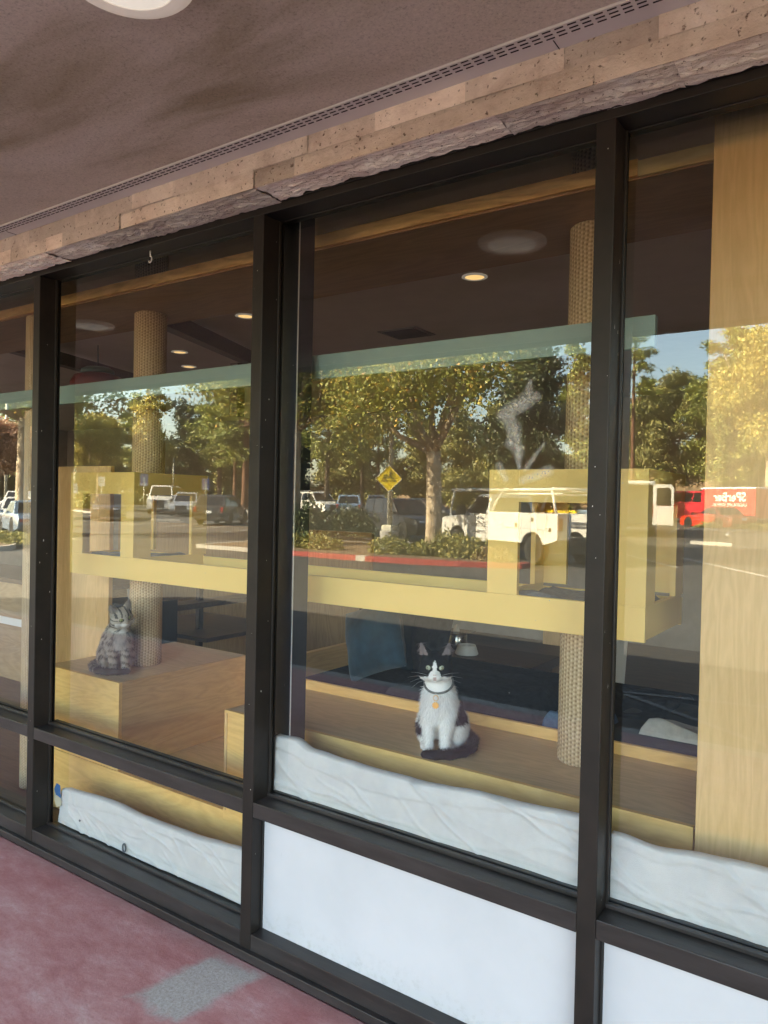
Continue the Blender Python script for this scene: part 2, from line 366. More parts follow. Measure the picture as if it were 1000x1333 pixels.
def sisal_mat():
    m, nt, out = new_mat('woven_sisal'); L = nt.links
    b = N(nt, 'ShaderNodeBsdfPrincipled', i_Roughness=.95); L.new(b.outputs[0], out.inputs[0])
    tc = N(nt, 'ShaderNodeTexCoord'); sp = N(nt, 'ShaderNodeSeparateXYZ'); L.new(tc.outputs['Object'], sp.inputs[0])
    at = N(nt, 'ShaderNodeMath', operation='ARCTAN2'); L.new(sp.outputs[1], at.inputs[0]); L.new(sp.outputs[0], at.inputs[1])
    n0 = N(nt, 'ShaderNodeTexNoise', i_Scale=14, i_Detail=3); L.new(tc.outputs['Object'], n0.inputs['Vector'])
    wob = N(nt, 'ShaderNodeMath', operation='MULTIPLY_ADD'); wob.inputs[1].default_value = .16; L.new(n0.outputs[0], wob.inputs[0]); L.new(at.outputs[0], wob.inputs[2])
    a = N(nt, 'ShaderNodeMath', operation='MULTIPLY'); a.inputs[1].default_value = 36; L.new(wob.outputs[0], a.inputs[0])
    sa = N(nt, 'ShaderNodeMath', operation='SINE'); L.new(a.outputs[0], sa.inputs[0])
    z = N(nt, 'ShaderNodeMath', operation='MULTIPLY'); z.inputs[1].default_value = 420; L.new(sp.outputs[2], z.inputs[0])
    half = N(nt, 'ShaderNodeMath', operation='MULTIPLY'); half.inputs[1].default_value = .5; L.new(a.outputs[0], half.inputs[0])
    sg = N(nt, 'ShaderNodeMath', operation='SINE'); L.new(half.outputs[0], sg.inputs[0])
    sgn = N(nt, 'ShaderNodeMath', operation='SIGN'); L.new(sg.outputs[0], sgn.inputs[0])
    ofs = N(nt, 'ShaderNodeMath', operation='MULTIPLY_ADD'); ofs.inputs[1].default_value = 1.57; L.new(sgn.outputs[0], ofs.inputs[0]); L.new(z.outputs[0], ofs.inputs[2])
    sz = N(nt, 'ShaderNodeMath', operation='SINE'); L.new(ofs.outputs[0], sz.inputs[0])
    ad = N(nt, 'ShaderNodeMath', operation='MULTIPLY_ADD'); ad.inputs[1].default_value = .5; sh = N(nt, 'ShaderNodeMath', operation='MULTIPLY'); sh.inputs[1].default_value = .6; L.new(sa.outputs[0], sh.inputs[0]); L.new(sz.outputs[0], ad.inputs[0]); L.new(sh.outputs[0], ad.inputs[2])
    n1 = N(nt, 'ShaderNodeTexNoise', i_Scale=70, i_Detail=6, i_Roughness=.8); L.new(tc.outputs['Object'], n1.inputs['Vector'])
    ad2 = N(nt, 'ShaderNodeMath', operation='MULTIPLY_ADD'); ad2.inputs[1].default_value = 2.6; L.new(n1.outputs[0], ad2.inputs[0]); L.new(ad.outputs[0], ad2.inputs[2])
    mr = N(nt, 'ShaderNodeMapRange', i_From_Min=-.3, i_From_Max=2.7); L.new(ad2.outputs[0], mr.inputs[0])
    r = ramp(nt, [(0,(.17,.10,.05)), (.42,(.50,.36,.21)), (1,(.82,.66,.44))]); L.new(mr.outputs[0], r.inputs[0]); L.new(r.outputs[0], b.inputs['Base Color'])
    bp = N(nt, 'ShaderNodeBump', i_Strength=1.0, i_Distance=.003); L.new(mr.outputs[0], bp.inputs['Height']); L.new(bp.outputs[0], b.inputs['Normal'])
    return m
M['sisal'] = sisal_mat()

def stone_mat(gain=1.0):
    m, nt, out = new_mat('split_travertine'); L = nt.links
    b = N(nt, 'ShaderNodeBsdfPrincipled', i_Roughness=.9); L.new(b.outputs[0], out.inputs[0])
    tc = N(nt, 'ShaderNodeTexCoord'); g = N(nt, 'ShaderNodeNewGeometry')
    n = N(nt, 'ShaderNodeTexNoise', i_Scale=7, i_Detail=9, i_Roughness=.68, i_Distortion=.4); L.new(tc.outputs['Object'], n.inputs['Vector'])
    r = ramp(nt, [*[(p_, tuple(min(.92, c_*gain**e_) for c_, e_ in zip(q_, (.46,.66,.66)))) for p_, q_ in ((.26,(.44,.315,.25)), (.42,(.66,.54,.46)), (.60,(.80,.68,.59)), (.80,(.86,.76,.69)))]]); L.new(n.outputs[0], r.inputs[0])
    hs = N(nt, 'ShaderNodeHueSaturation'); mr = N(nt, 'ShaderNodeMapRange', i_To_Min=.62, i_To_Max=1.22); L.new(g.outputs['Random Per Island'], mr.inputs[0])
    L.new(mr.outputs[0], hs.inputs['Value']); L.new(r.outputs[0], hs.inputs['Color'])
    v = N(nt, 'ShaderNodeTexNoise', i_Scale=70, i_Detail=4, i_Roughness=.6); L.new(tc.outputs['Object'], v.inputs['Vector'])
    pr = ramp(nt, [(.30,(.35,.3,.27)), (.38,(1,1,1))]); L.new(v.outputs[0], pr.inputs[0])
    mx = N(nt, 'ShaderNodeMix', data_type='RGBA', blend_type='MULTIPLY'); mx.inputs[0].default_value = 1
    L.new(hs.outputs[0], mx.inputs[6]); L.new(pr.outputs[0], mx.inputs[7]); L.new(mx.outputs[2], b.inputs['Base Color'])
    n3 = N(nt, 'ShaderNodeTexNoise', i_Scale=38, i_Detail=9, i_Roughness=.7); L.new(tc.outputs['Object'], n3.inputs['Vector'])
    bp = N(nt, 'ShaderNodeBump', i_Strength=1.0, i_Distance=.006); L.new(n3.outputs[0], bp.inputs['Height'])
    bp2 = N(nt, 'ShaderNodeBump', i_Strength=1.0, i_Distance=.004); L.new(pr.outputs[0], bp2.inputs['Height']); L.new(bp.outputs[0], bp2.inputs['Normal'])
    L.new(bp2.outputs[0], b.inputs['Normal'])
    return m
M['stone'] = stone_mat()

def soffit_mat():
    m, nt, out = new_mat('stained_stucco'); L = nt.links
    b = N(nt, 'ShaderNodeBsdfPrincipled', i_Roughness=.95); L.new(b.outputs[0], out.inputs[0])
    tc = N(nt, 'ShaderNodeTexCoord'); mp = N(nt, 'ShaderNodeMapping'); mp.inputs['Scale'].default_value = (.75,1.9,1); L.new(tc.outputs['Object'], mp.inputs[0])
    n = N(nt, 'ShaderNodeTexNoise', i_Scale=1.4, i_Detail=7, i_Roughness=.55, i_Distortion=.5); L.new(mp.outputs[0], n.inputs['Vector'])
    r = ramp(nt, [(.33,(.34,.285,.205)), (.47,(.56,.495,.43)), (.66,(.62,.56,.51))]); L.new(n.outputs[0], r.inputs[0])
    f = N(nt, 'ShaderNodeTexNoise', i_Scale=140, i_Detail=6, i_Roughness=.7); L.new(tc.outputs['Object'], f.inputs['Vector'])
    fr = ramp(nt, [(.32,(.62,.62,.62)), (.45,(.95,.95,.95)), (.6,(1.04,1.04,1.04)), (.72,(1.22,1.22,1.22))]); L.new(f.outputs[0], fr.inputs[0])
    mx = N(nt, 'ShaderNodeMix', data_type='RGBA', blend_type='MULTIPLY'); mx.inputs[0].default_value = 1
    L.new(r.outputs[0], mx.inputs[6]); L.new(fr.outputs[0], mx.inputs[7]); L.new(mx.outputs[2], b.inputs['Base Color'])
    f2 = N(nt, 'ShaderNodeTexNoise', i_Scale=55, i_Detail=8, i_Roughness=.7); L.new(tc.outputs['Object'], f2.inputs['Vector'])
    bp = N(nt, 'ShaderNodeBump', i_Strength=1.0, i_Distance=.0016); L.new(f2.outputs[0], bp.inputs['Height']); L.new(bp.outputs[0], b.inputs['Normal'])
    return m
M['soffit'] = soffit_mat()

def walkway_mat():
    m, nt, out = new_mat('red_stained_concrete'); L = nt.links
    b = N(nt, 'ShaderNodeBsdfPrincipled', i_Roughness=.62); L.new(b.outputs[0], out.inputs[0])
    tc = N(nt, 'ShaderNodeTexCoord')
    n = N(nt, 'ShaderNodeTexNoise', i_Scale=3.6, i_Detail=14, i_Roughness=.78, i_Distortion=.2)
    wm = N(nt, 'ShaderNodeMapping'); wm.inputs['Scale'].default_value = (1.0,2.2,1); wm.inputs['Rotation'].default_value = (0,0,.35); L.new(tc.outputs['Object'], wm.inputs[0]); L.new(wm.outputs[0], n.inputs['Vector'])
    r = ramp(nt, [(.34,(.35,.125,.122)), (.46,(.44,.195,.185)), (.56,(.50,.265,.25)), (.68,(.58,.40,.375))]); L.new(n.outputs[0], r.inputs[0])
    f = N(nt, 'ShaderNodeTexNoise', i_Scale=95, i_Detail=10, i_Roughness=.8); L.new(tc.outputs['Object'], f.inputs['Vector'])
    fr = ramp(nt, [(.30,(.66,.64,.64)), (.46,(1,1,1)), (.60,(1.05,1.05,1.05)), (.72,(1.35,1.35,1.35))]); L.new(f.outputs[0], fr.inputs[0])
    mx = N(nt, 'ShaderNodeMix', data_type='RGBA', blend_type='MULTIPLY'); mx.inputs[0].default_value = 1
    L.new(r.outputs[0], mx.inputs[6]); L.new(fr.outputs[0], mx.inputs[7])
    # worn grey patch in front of the second mullion and pale wear toward the kerb
    sp = N(nt, 'ShaderNodeSeparateXYZ'); L.new(tc.outputs['Object'], sp.inputs[0])
    nz = N(nt, 'ShaderNodeTexNoise', i_Scale=9, i_Detail=8, i_Roughness=.7); L.new(tc.outputs['Object'], nz.inputs['Vector'])
    def mth(op, a, c=None, v=None):
        q = N(nt, 'ShaderNodeMath', operation=op); L.new(a, q.inputs[0])
        if c is not None: L.new(c, q.inputs[1])
        if v is not None: q.inputs[1].default_value = v
        return q.outputs[0]
    # skewed patch: centre (-1.86,-.21)
    ax = mth('ADD', sp.outputs[0], v=1.855); ay = mth('ADD', sp.outputs[1], v=.205)
    sx = mth('ADD', ax, mth('MULTIPLY', ay, v=-.15))
    dx = mth('DIVIDE', mth('ABSOLUTE', sx), v=.115); dy = mth('DIVIDE', mth('ABSOLUTE', ay), v=.165)
    mxx = mth('MAXIMUM', dx, dy)
    ed = mth('ADD', mxx, mth('MULTIPLY', mth('SUBTRACT', nz.outputs[0], v=.5), v=.9))
    mk = N(nt, 'ShaderNodeMapRange', i_From_Min=.80, i_From_Max=1.08, i_To_Min=.80, i_To_Max=0.0); L.new(ed, mk.inputs[0])
    gr = ramp(nt, [(.34,(.22,.21,.185)), (.5,(.37,.36,.325)), (.68,(.52,.51,.47))]); L.new(f.outputs[0], gr.inputs[0])
    m2 = N(nt, 'ShaderNodeMix', data_type='RGBA'); L.new(mk.outputs[0], m2.inputs[0]); L.new(mx.outputs[2], m2.inputs[6]); L.new(gr.outputs[0], m2.inputs[7])
    # darker line along the sill
    yy = N(nt, 'ShaderNodeMapRange', i_From_Min=-.10, i_From_Max=-.02, i_To_Min=0, i_To_Max=.7); L.new(sp.outputs[1], yy.inputs[0])
    gm = mth('MULTIPLY', yy.outputs[0], nz.outputs[0])
    m3 = N(nt, 'ShaderNodeMix', data_type='RGBA'); L.new(gm, m3.inputs[0]); L.new(m2.outputs[2], m3.inputs[6]); m3.inputs[7].default_value = (.20,.16,.14,1)
    rd = N(nt, 'ShaderNodeMapRange', i_From_Min=-.75, i_From_Max=-.15, i_To_Min=0, i_To_Max=.75); L.new(sp.outputs[1], rd.inputs[0])
    m4 = N(nt, 'ShaderNodeMix', data_type='RGBA', blend_type='MULTIPLY'); L.new(rd.outputs[0], m4.inputs[0]); L.new(m3.outputs[2], m4.inputs[6]); m4.inputs[7].default_value = (.82,.66,.68,1)
    m5 = N(nt, 'ShaderNodeMix', data_type='RGBA'); L.new(mk.outputs[0], m5.inputs[0]); L.new(m4.outputs[2], m5.inputs[6]); L.new(m3.outputs[2], m5.inputs[7])
    L.new(m5.outputs[2], b.inputs['Base Color'])
    bp = N(nt, 'ShaderNodeBump', i_Strength=1.0, i_Distance=.0025); L.new(f.outputs[0], bp.inputs['Height']); L.new(bp.outputs[0], b.inputs['Normal'])
    return m
M['walk'] = walkway_mat()
M['asphalt'] = pmat('worn_asphalt', (.062,.059,.055), (.038,.037,.035), scale=.35, rough=.85, bump=.006, bscale=60, detail=10)

# text helper (built-in font, converted to mesh)
def text_mesh(name, txt, size, mat, parent, mtx, extrude=.002, bold=0.0):
    cu = bpy.data.curves.new(name, 'FONT'); cu.body = txt; cu.size = size; cu.extrude = extrude; cu.offset = bold
    cu.align_x = 'CENTER'; cu.align_y = 'CENTER'
    ob = bpy.data.objects.new(name, cu); COL.objects.link(ob)
    dg = bpy.context.evaluated_depsgraph_get(); dg.update()
    me = bpy.data.meshes.new_from_object(ob.evaluated_get(dg))
    bpy.data.objects.remove(ob)
    me.transform(mtx); me.materials.clear(); me.materials.append(mat)
    o = bpy.data.objects.new(name, me)
    return link(o, parent)

def basis(x, y, z, o):
    return Matrix(((x[0],y[0],z[0],o[0]),(x[1],y[1],z[1],o[1]),(x[2],y[2],z[2],o[2]),(0,0,0,1)))

#==PART2==
# ------------------------------------------------------------------ setting: ground by the shop
def fbm(p, o=4):
    return mnoise.fractal(Vector(p), 1.0, 2.0, o)

b = MB(); b.box(-14, 8, -3.3, 0.0, -.30, 0.0)
tag(b.build('walkway', M['walk'], bevel=.02), kind='structure')
b = MB(); b.box(-14, 8, -3.45, -3.3, -.32, -.004)
tag(b.build('walkway_kerb', M['curbgrey'], bevel=.02), kind='structure')

# interior shell (setting)
b = MB(); b.box(-14, 8, .115, 9.0, -.06, -.002)
tag(b.build('interior_floor', M['floorwood']), kind='structure')
b = MB(); b.box(-14, 8, .115, 9.0, 2.9, 3.0)
tag(b.build('interior_ceiling', M['innerceil']), kind='structure')
b = MB(); b.box(-14, 8, 7.0, 7.2, 0.0, 2.9)
tag(b.build('back_wall', M['innerwall']), kind='structure')
b = MB(); b.box(-14.1, -14, .115, 7.0, 0, 2.9); b.box(8, 8.1, .115, 7.0, 0, 2.9)
tag(b.build('side_wall', M['innerwall']), kind='structure')

# ------------------------------------------------------------------ the building front
bld = thing('shop_building', 'shop building with travertine band and brown stucco soffit over the window', 'building', (-3, 0, 0))
SZ = 2.717
b = MB(); b.box(-14, 8, -2.75, -.215, SZ, 2.95)
b.build('soffit', M['soffit'], bld, world=True)
b = MB(); b.box(-14, 8, -2.92, -2.752, SZ-.004, 3.45); b.box(-14.1, 8.1, -2.75, 9.2, 3.25, 3.4); b.box(-14.2,-14.1,-2.7,9.2,-.3,3.25); b.box(8.1,8.2,-2.7,9.2,-.3,3.25); b.box(-14.1,8.1,9.1,9.3,-.3,3.25); b.box(-14.1,8.1,-.1,.1,2.96,3.24)  # fascia plus unseen roof and outer walls, closed and sized to block the sun
b.build('roof', pmat('fascia_stucco', (.30,.24,.20), rough=.9, bump=.003), bld, world=True)
# vent strip
b = MB(); b.box(-14, 8, -.2145, -.126, SZ-.006, SZ+.05)
vs = b.build('vent_strip', M['ventgrey'], bld, world=True)
b = MB()
x = -9.0
while x < 1.2:
    for y in (-.208, -.194, -.180):
        b.box(x, x+.021, y-.0017, y+.0017, SZ-.0075, SZ-.0062)
    x += .031
b.build('vent_slots', M['slot'], vs, world=True)
for xx in (-5.6, -3.15, -.71):
    b = MB(); b.box(xx-.001, xx+.001, -.17, -.127, SZ-.0072, SZ-.0061)
    b.build('strip_joint', M['slot'], vs, world=True)

# travertine courses
rs = random.Random(11)
b = MB()
def stone_block(x0, x1, z0, z1, yf, amp, seed):
    nu = max(4, int((x1-x0)/.02)); nv = max(3, int((z1-z0)/.012))
    def fn(u, v):
        x = x0+(x1-x0)*u; z = z0+(z1-z0)*v
        e = min(u*(x1-x0), (1-u)*(x1-x0), v*(z1-z0), (1-v)*(z1-z0))
        y = yf - amp*fbm((x*9+seed, z*14, seed)) + (.0018 if e < .002 else 0)
        return (x, y, z)
    b.grid(fn, nu, nv)
for row, (z0, z1) in enumerate(((2.599,2.6565), (2.6571,2.7165))):
    x = -9.0 - .2*row
    while x < 1.5:
        w = rs.choice((.14,.2,.28,.34,.42,.55)) * rs.uniform(.85,1.15)
        stone_block(x, x+w-.0006, z0, z1, -.128 + rs.uniform(-.004,.003), .0016, rs.uniform(0,90))
        x += w
# rough underside course, ragged where it meets the frame
ub = MB()
x = -9.0
while x < 1.5:
    w = rs.choice((.3,.45,.6,.75)) * rs.uniform(.85,1.15)
    sd = rs.uniform(0, 90); dz = rs.uniform(-.004,.004); dy = rs.uniform(-.006,.008)
    nu = max(6, int(w/.012))
    def fn(u, v, x=x, w=w, sd=sd, dz=dz, dy=dy):
        X = x + (w-.001)*u
        yb = .000 + dy + .014*fbm((X*14, sd, 1.0)) + .008*fbm((X*42, sd, 4.0))
        Y = -.1275 + (yb+.1275)*v
        e = math.sin(PI*min(1, max(0, v)))
        step = .006*math.floor(3*(v + .35*fbm((X*3.5, sd, v*1.5))))/3
        Z = 2.5985 + dz*min(1, v*4) + .004*v - step*.9 + .0065*e*fbm((X*13, Y*30, sd)) + .0035*e*fbm((X*45, Y*60, sd))
        if v > .97: Z += .012
        return (X, Y, Z)
    ub.grid(fn, nu, 26)
    x += w
b.box(-9, 1.5, -.1235, -.001, 2.612, 2.70)
sb_ = b.build('stone_band', M['stone'], bld, world=True, fix=False, smooth=False)
M['stone_rough'] = stone_mat(1.5)
ub.build('split_edge', M['stone_rough'], sb_, world=True, fix=False)

# ------------------------------------------------------------------ shop front frame
sf = thing('shopfront_window', 'dark bronze aluminium shopfront window with four glazed bays and mullions', 'shop window', (-1.9, 0, 0))
MX = [(-6.02,-5.97), (-4.62,-4.57), (-3.229,-3.179), (-1.864,-1.814), (-.659,-.608), (.62,.67)]
b = MB(); b.box(-6.02, .67, -.016, .118, 0, .032); b.build('base_rail', M['sillbronze'], sf, world=True, bevel=.003)
b = MB(); b.box(-6.02, .67, .003, .087, 2.575, 2.70); b.box(-6.02,.67,.087,.118,2.572,2.70); b.box(-6.02,.67,-.004,.003,2.600,2.64); b.build('head_rail', M['bronze'], sf, world=True, bevel=.002)
for (x0, x1) in MX:
    b = MB(); b.box(x0, x1, 0, .1025, .032, 2.574)
    # glazing stop lines
    b.box(x0-.006, x1+.006, .074, .086, .06, 2.573); b.box(x0-.004, x1+.004, .096, .1015, .06, 2.573)
    b.build('mullion', M['bronze'], sf, world=True, bevel=.0025)
for i in range(len(MX)-1):
    xa, xb = MX[i][1]+.0005, MX[i+1][0]-.0005
    b = MB(); b.box(xa, xb, .001, .117, .497, .549); b.box(xa, xb, .070, .0855, .549, .561); b.box(xa, xb, .0965, .117, .549, .561)
    b.build('transom', M['sillbronze'], sf, world=True, bevel=.002)
    b = MB(); b.box(xa, xb, .001, .117, .0325, .088); b.box(xa,xb,.070,.0855,.088,.097)
    b.build('sill_rail', M['sillbronze'], sf, world=True, bevel=.002)
    b = MB(); b.quad((xa,.09,.549),(xb,.09,.549),(xb,.09,2.575),(xa,.09,2.575))
    gp = b.build('glass_pane', M['glass'], sf, world=True, fix=False)
    if i < 3:
        b = MB(); b.quad((xa,.09,.09),(xb,.09,.09),(xb,.09,.498),(xa,.09,.498)); b.build('lower_glass_pane', M['glass'], sf, world=True, fix=False)
    else:
        b = MB(); b.box(xa+.006, xb-.006, .055, .085, .0885, .4965)
        b.build('infill_panel', M['panel'], sf, world=True)
        b = MB(); b.box(xa, xa+.0055, .05, .086, .0885, .4965); b.box(xb-.0055, xb, .05, .086, .0885, .4965); b.build('glazing_gasket', M['dark'], sf, world=True)
# chipped paint flecks on the mullions
M['chip'] = pmat('bare_metal_chip', (.7,.68,.66), rough=.6)
b = MB()
for (x0,x1) in MX[2:5]:
    for k in range(9):
        z = rs.uniform(.2,2.5); y = rs.uniform(.01,.07); s = rs.uniform(.001,.003)
        b.quad((x1+.0004,y,z),(x1+.0004,y+s,z),(x1+.0004,y+s*.8,z+s*rs.uniform(1,6)),(x1+.0004,y,z+s*2))
    for k in range(6):
        z = rs.uniform(.1,2.5); xx = rs.uniform(x0+.005,x1-.006); s = rs.uniform(.0008,.002)
        b.quad((xx,-.0004,z),(xx+s,-.0004,z),(xx+s,-.0004,z+s*2),(xx,-.0004,z+s*1.5))
b.build('paint_chips', M['chip'], sf, world=True)

# dusty smear on the third pane
def smear_mat():
    m, nt, out = new_mat('dusty_smear'); L = nt.links
    tc = N(nt, 'ShaderNodeTexCoord'); at = N(nt, 'ShaderNodeAttribute', attribute_name='Col')
    n = N(nt, 'ShaderNodeTexNoise', i_Scale=120, i_Detail=6, i_Roughness=.7); L.new(tc.outputs['Object'], n.inputs['Vector'])
    r = ramp(nt, [(.35,(.25,.25,.25)), (.65,(1,1,1))]); L.new(n.outputs[0], r.inputs[0])
    mu = N(nt, 'ShaderNodeMath', operation='MULTIPLY'); L.new(r.outputs[0], mu.inputs[0]); L.new(at.outputs['Fac'], mu.inputs[1])
    d = N(nt, 'ShaderNodeBsdfDiffuse'); d.inputs[0].default_value = (.85,.83,.78,1)
    t = N(nt, 'ShaderNodeBsdfTransparent'); mx = N(nt, 'ShaderNodeMixShader')
    L.new(mu.outputs[0], mx.inputs[0]); L.new(t.outputs[0], mx.inputs[1]); L.new(d.outputs[0], mx.inputs[2]); L.new(mx.outputs[0], out.inputs[0])
    return m
M['smear'] = smear_mat()
def smear(strokes, nm):
    # strokes: (x0,z0,x1,z1,width,alpha)
    xs = [s[0] for s in strokes]+[s[2] for s in strokes]; zs = [s[1] for s in strokes]+[s[3] for s in strokes]
    x0,x1,z0,z1 = min(xs)-.04, max(xs)+.04, min(zs)-.04, max(zs)+.04
    nu, nv = int((x1-x0)/.004), int((z1-z0)/.004)
    X, Z = np.meshgrid(np.linspace(x0,x1,nu+1), np.linspace(z0,z1,nv+1))
    A = np.zeros_like(X)
    for (a,c,d,e,w0,w1,al) in strokes:
        dx,dz = d-a,e-c; L2 = dx*dx+dz*dz
        t = np.clip(((X-a)*dx+(Z-c)*dz)/L2,0,1)
        dist = np.hypot(X-(a+t*dx), Z-(c+t*dz)); w = w0+(w1-w0)*t
        A = np.maximum(A, al*np.clip(1.25-dist/w,0,1)**.8)
    V = np.c_[X.ravel()+1.9, np.full(X.size,.0885), Z.ravel()]
    idx = np.arange(X.size).reshape(X.shape)
    F = np.stack([idx[:-1,:-1],idx[:-1,1:],idx[1:,1:],idx[1:,:-1]],-1).reshape(-1,4)
    keep = A.ravel()[F].max(1) > 0
    a = A.ravel(); np_mesh(nm, V, F[keep], M['smear'], sf, cols=np.c_[a,a,a])
smear([(-.942,1.855,-.868,1.895,.020,.024,.42),(-.868,1.895,-.862,1.945,.022,.006,.40),(-.845,1.90,-.868,1.895,.016,.02,.38),(-.930,1.86,-.905,1.795,.022,.018,.40),(-.905,1.815,-.900,1.770,.020,.014,.40),(-.918,1.775,-.893,1.755,.016,.016,.42),(-.893,1.755,-.888,1.700,.018,.004,.42),
       (-.868,1.70,-.815,1.772,.010,.004,.26),(-.878,1.668,-.80,1.694,.012,.016,.34),(-.95,1.71,-.93,1.672,.012,.010,.32)], 'dust_smear')

# screw hook under the head rail of bay two
b = MB()
pts = [(-2.475,.045,2.575),(-2.475,.045,2.553)] + [(-2.475+.010*math.cos(t), .045, 2.541+.012*math.sin(t)) for t in np.linspace(PI/2, -PI*.95, 12)]
b.tube(pts, .0026, 8); tag(b.build('screw_hook', M['white'], smooth=True), 'small white screw hook under the frame head in the second bay', 'hook')

# ------------------------------------------------------------------ soffit lights
def soffit_light(x, y, label):
    t = thing('ceiling_light', label, 'ceiling light', (x, y, SZ), group='round lights set in the soffit')
    b = MB(); b.lathe([(.144,.0),(.145,-.007),(.138,-.014),(.124,-.018),(.103,-.017),(.101,-.011)], n=64); b.build('trim_ring', M['trimring'], t, smooth=True, auto=50)
    b = MB(); b.lathe([(.102,-.012),(.100,-.016),(.088,-.019),(.05,-.022),(0,-.023)], n=64); b.build('lens', M['lens'], t, smooth=True)
soffit_light(-1.385, -.874, 'round white soffit light over the walkway, cut by the top edge of the photo')
soffit_light(-4.38, -.885, 'round white soffit light mirrored at left under the wooden overhead shelf')

# ------------------------------------------------------------------ wooden interior fittings behind the glass
ZP, YF = .716, .32
bx = thing('wooden_box', 'tall oak box the tabby cat sits on behind the second bay', 'wooden box', (-3.6, .74, 0))
b = MB(); b.box(-3.62, -3.005, YF, YF+.018, .30, ZP); b.build('front_panel', M['oakx'], bx, world=True)
b = MB(); b.box(-3.023, -3.005, YF+.0185, 1.16, .30, ZP); b.build('side_panel', M['oakside'], bx, world=True)
b = MB(); b.box(-3.62, -3.024, YF+.0185, 1.16, ZP-.02, ZP); b.build('top_panel', M['oaktop'], bx, world=True)

st = thing('wooden_step', 'low oak step in the gap between the tall box and the platform', 'step', (-2.9, .7, 0))
b = MB(); b.box(-3.62, -2.2955, YF, YF+.018, 0, .2965); b.build('front_panel', M['oakx'], st, world=True)
b = MB(); b.box(-3.62, -2.2955, YF+.0185, 1.16, .277, .2965); b.build('top_panel', M['oaktop'], st, world=True)
b = MB(); b.box(-3.0045, -2.2955, 1.162, 1.18, 0, ZP-.004); b.build('back_panel', M['oakx'], st, world=True)

pf = thing('wooden_platform', 'long oak platform the black and white cat sits on', 'platform', (-1.3, .7, 0))
b = MB(); b.box(-2.295, -.447, YF, YF+.018, 0, ZP); b.build('front_panel', M['oakx'], pf, world=True)
b = MB(); b.box(-2.295, -2.277, YF+.0185, 1.16, 0, ZP-.0005); b.build('side_panel', M['oakside'], pf, world=True)
b = MB(); b.box(-2.2765, -.447, YF+.0185, .799, ZP-.02, ZP-.0003); b.build('top_panel', M['oaktop'], pf, world=True)
b = MB(); b.box(-2.29, -2.277, YF-.0035, YF, .30, ZP-.012); b.build('edge_strip', M['oakz'], pf, world=True)

lg = thing('bench_base', 'raised oak bench base behind the platform under the dark cushions', 'bench', (-1.3, 1.2, 0))
b = MB(); b.box(-2.33, -.40, .80, .82, 0, .758); b.build('front_rail', M['oakx'], lg, world=True, bevel=.004)
b = MB(); b.box(-2.33, -.40, .8205, 1.75, .70, .7475); b.build('deck', M['black_fabric'], lg, world=True)
b = MB(); b.box(-2.36, -2.331, .80, 1.75, 0, .86); b.build('end_board', M['oakside'], lg, world=True)

pn = thing('oak_screen', 'tall pale oak upright panel filling the right side of the fourth bay', 'wooden panel', (0, .3, 0))
b = MB(); b.box(-.436, .66, .29, .325, 0, 2.89); b.build('board', M['oakz'], pn, world=True, bevel=.002)

pt = thing('wooden_partition', 'pale oak partition standing on the tall box left of the tabby cat', 'partition', (-3.77, .63, 0))
b = MB(); b.box(-4.02, -3.6205, .615, .64, .0, 1.76); b.box(-3.62, -3.515, .615, .64, ZP+.0005, 1.76); b.build('board', M['oakz'], pt, world=True, bevel=.002)

# steel post behind the glass
sc_ = thing('steel_post', 'slim dark steel post just inside the glass beside the middle mullion', 'post', (-1.82, .21, 0))
b = MB(); b.box(-1.868, -1.792, .16, .245, 0, 2.89); b.build('shaft', M['steelcol'], sc_, world=True, bevel=.002)
b = MB(); b.box(-1.7925, -1.7900, .1585, .162, 0, 2.89); b.build('corner_bead', M['ventgrey'], sc_, world=True)

# teal beam
tb = thing('teal_beam', 'grey teal painted beam hung level behind the upper glass', 'beam', (-2.5, .3, 2.06))
b = MB(); b.box(-6.2, -.578, .29, .315, 2.052, 2.142); b.build('board', M['teal'], tb, world=True, bevel=.002)

# overhead shelf
os_ = thing('overhead_shelf', 'long oak plank shelf high behind the glass with striped grain edge', 'shelf', (-2.5, .6, 2.56))
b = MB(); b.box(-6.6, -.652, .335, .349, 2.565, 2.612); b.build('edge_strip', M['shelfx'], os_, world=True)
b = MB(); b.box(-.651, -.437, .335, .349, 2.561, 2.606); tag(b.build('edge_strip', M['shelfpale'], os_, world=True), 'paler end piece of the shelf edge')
b = MB(); b.box(-6.6, -.437, .3495, .872, 2.558, 2.60); b.build('plank', M['shelfunder'], os_, world=True)

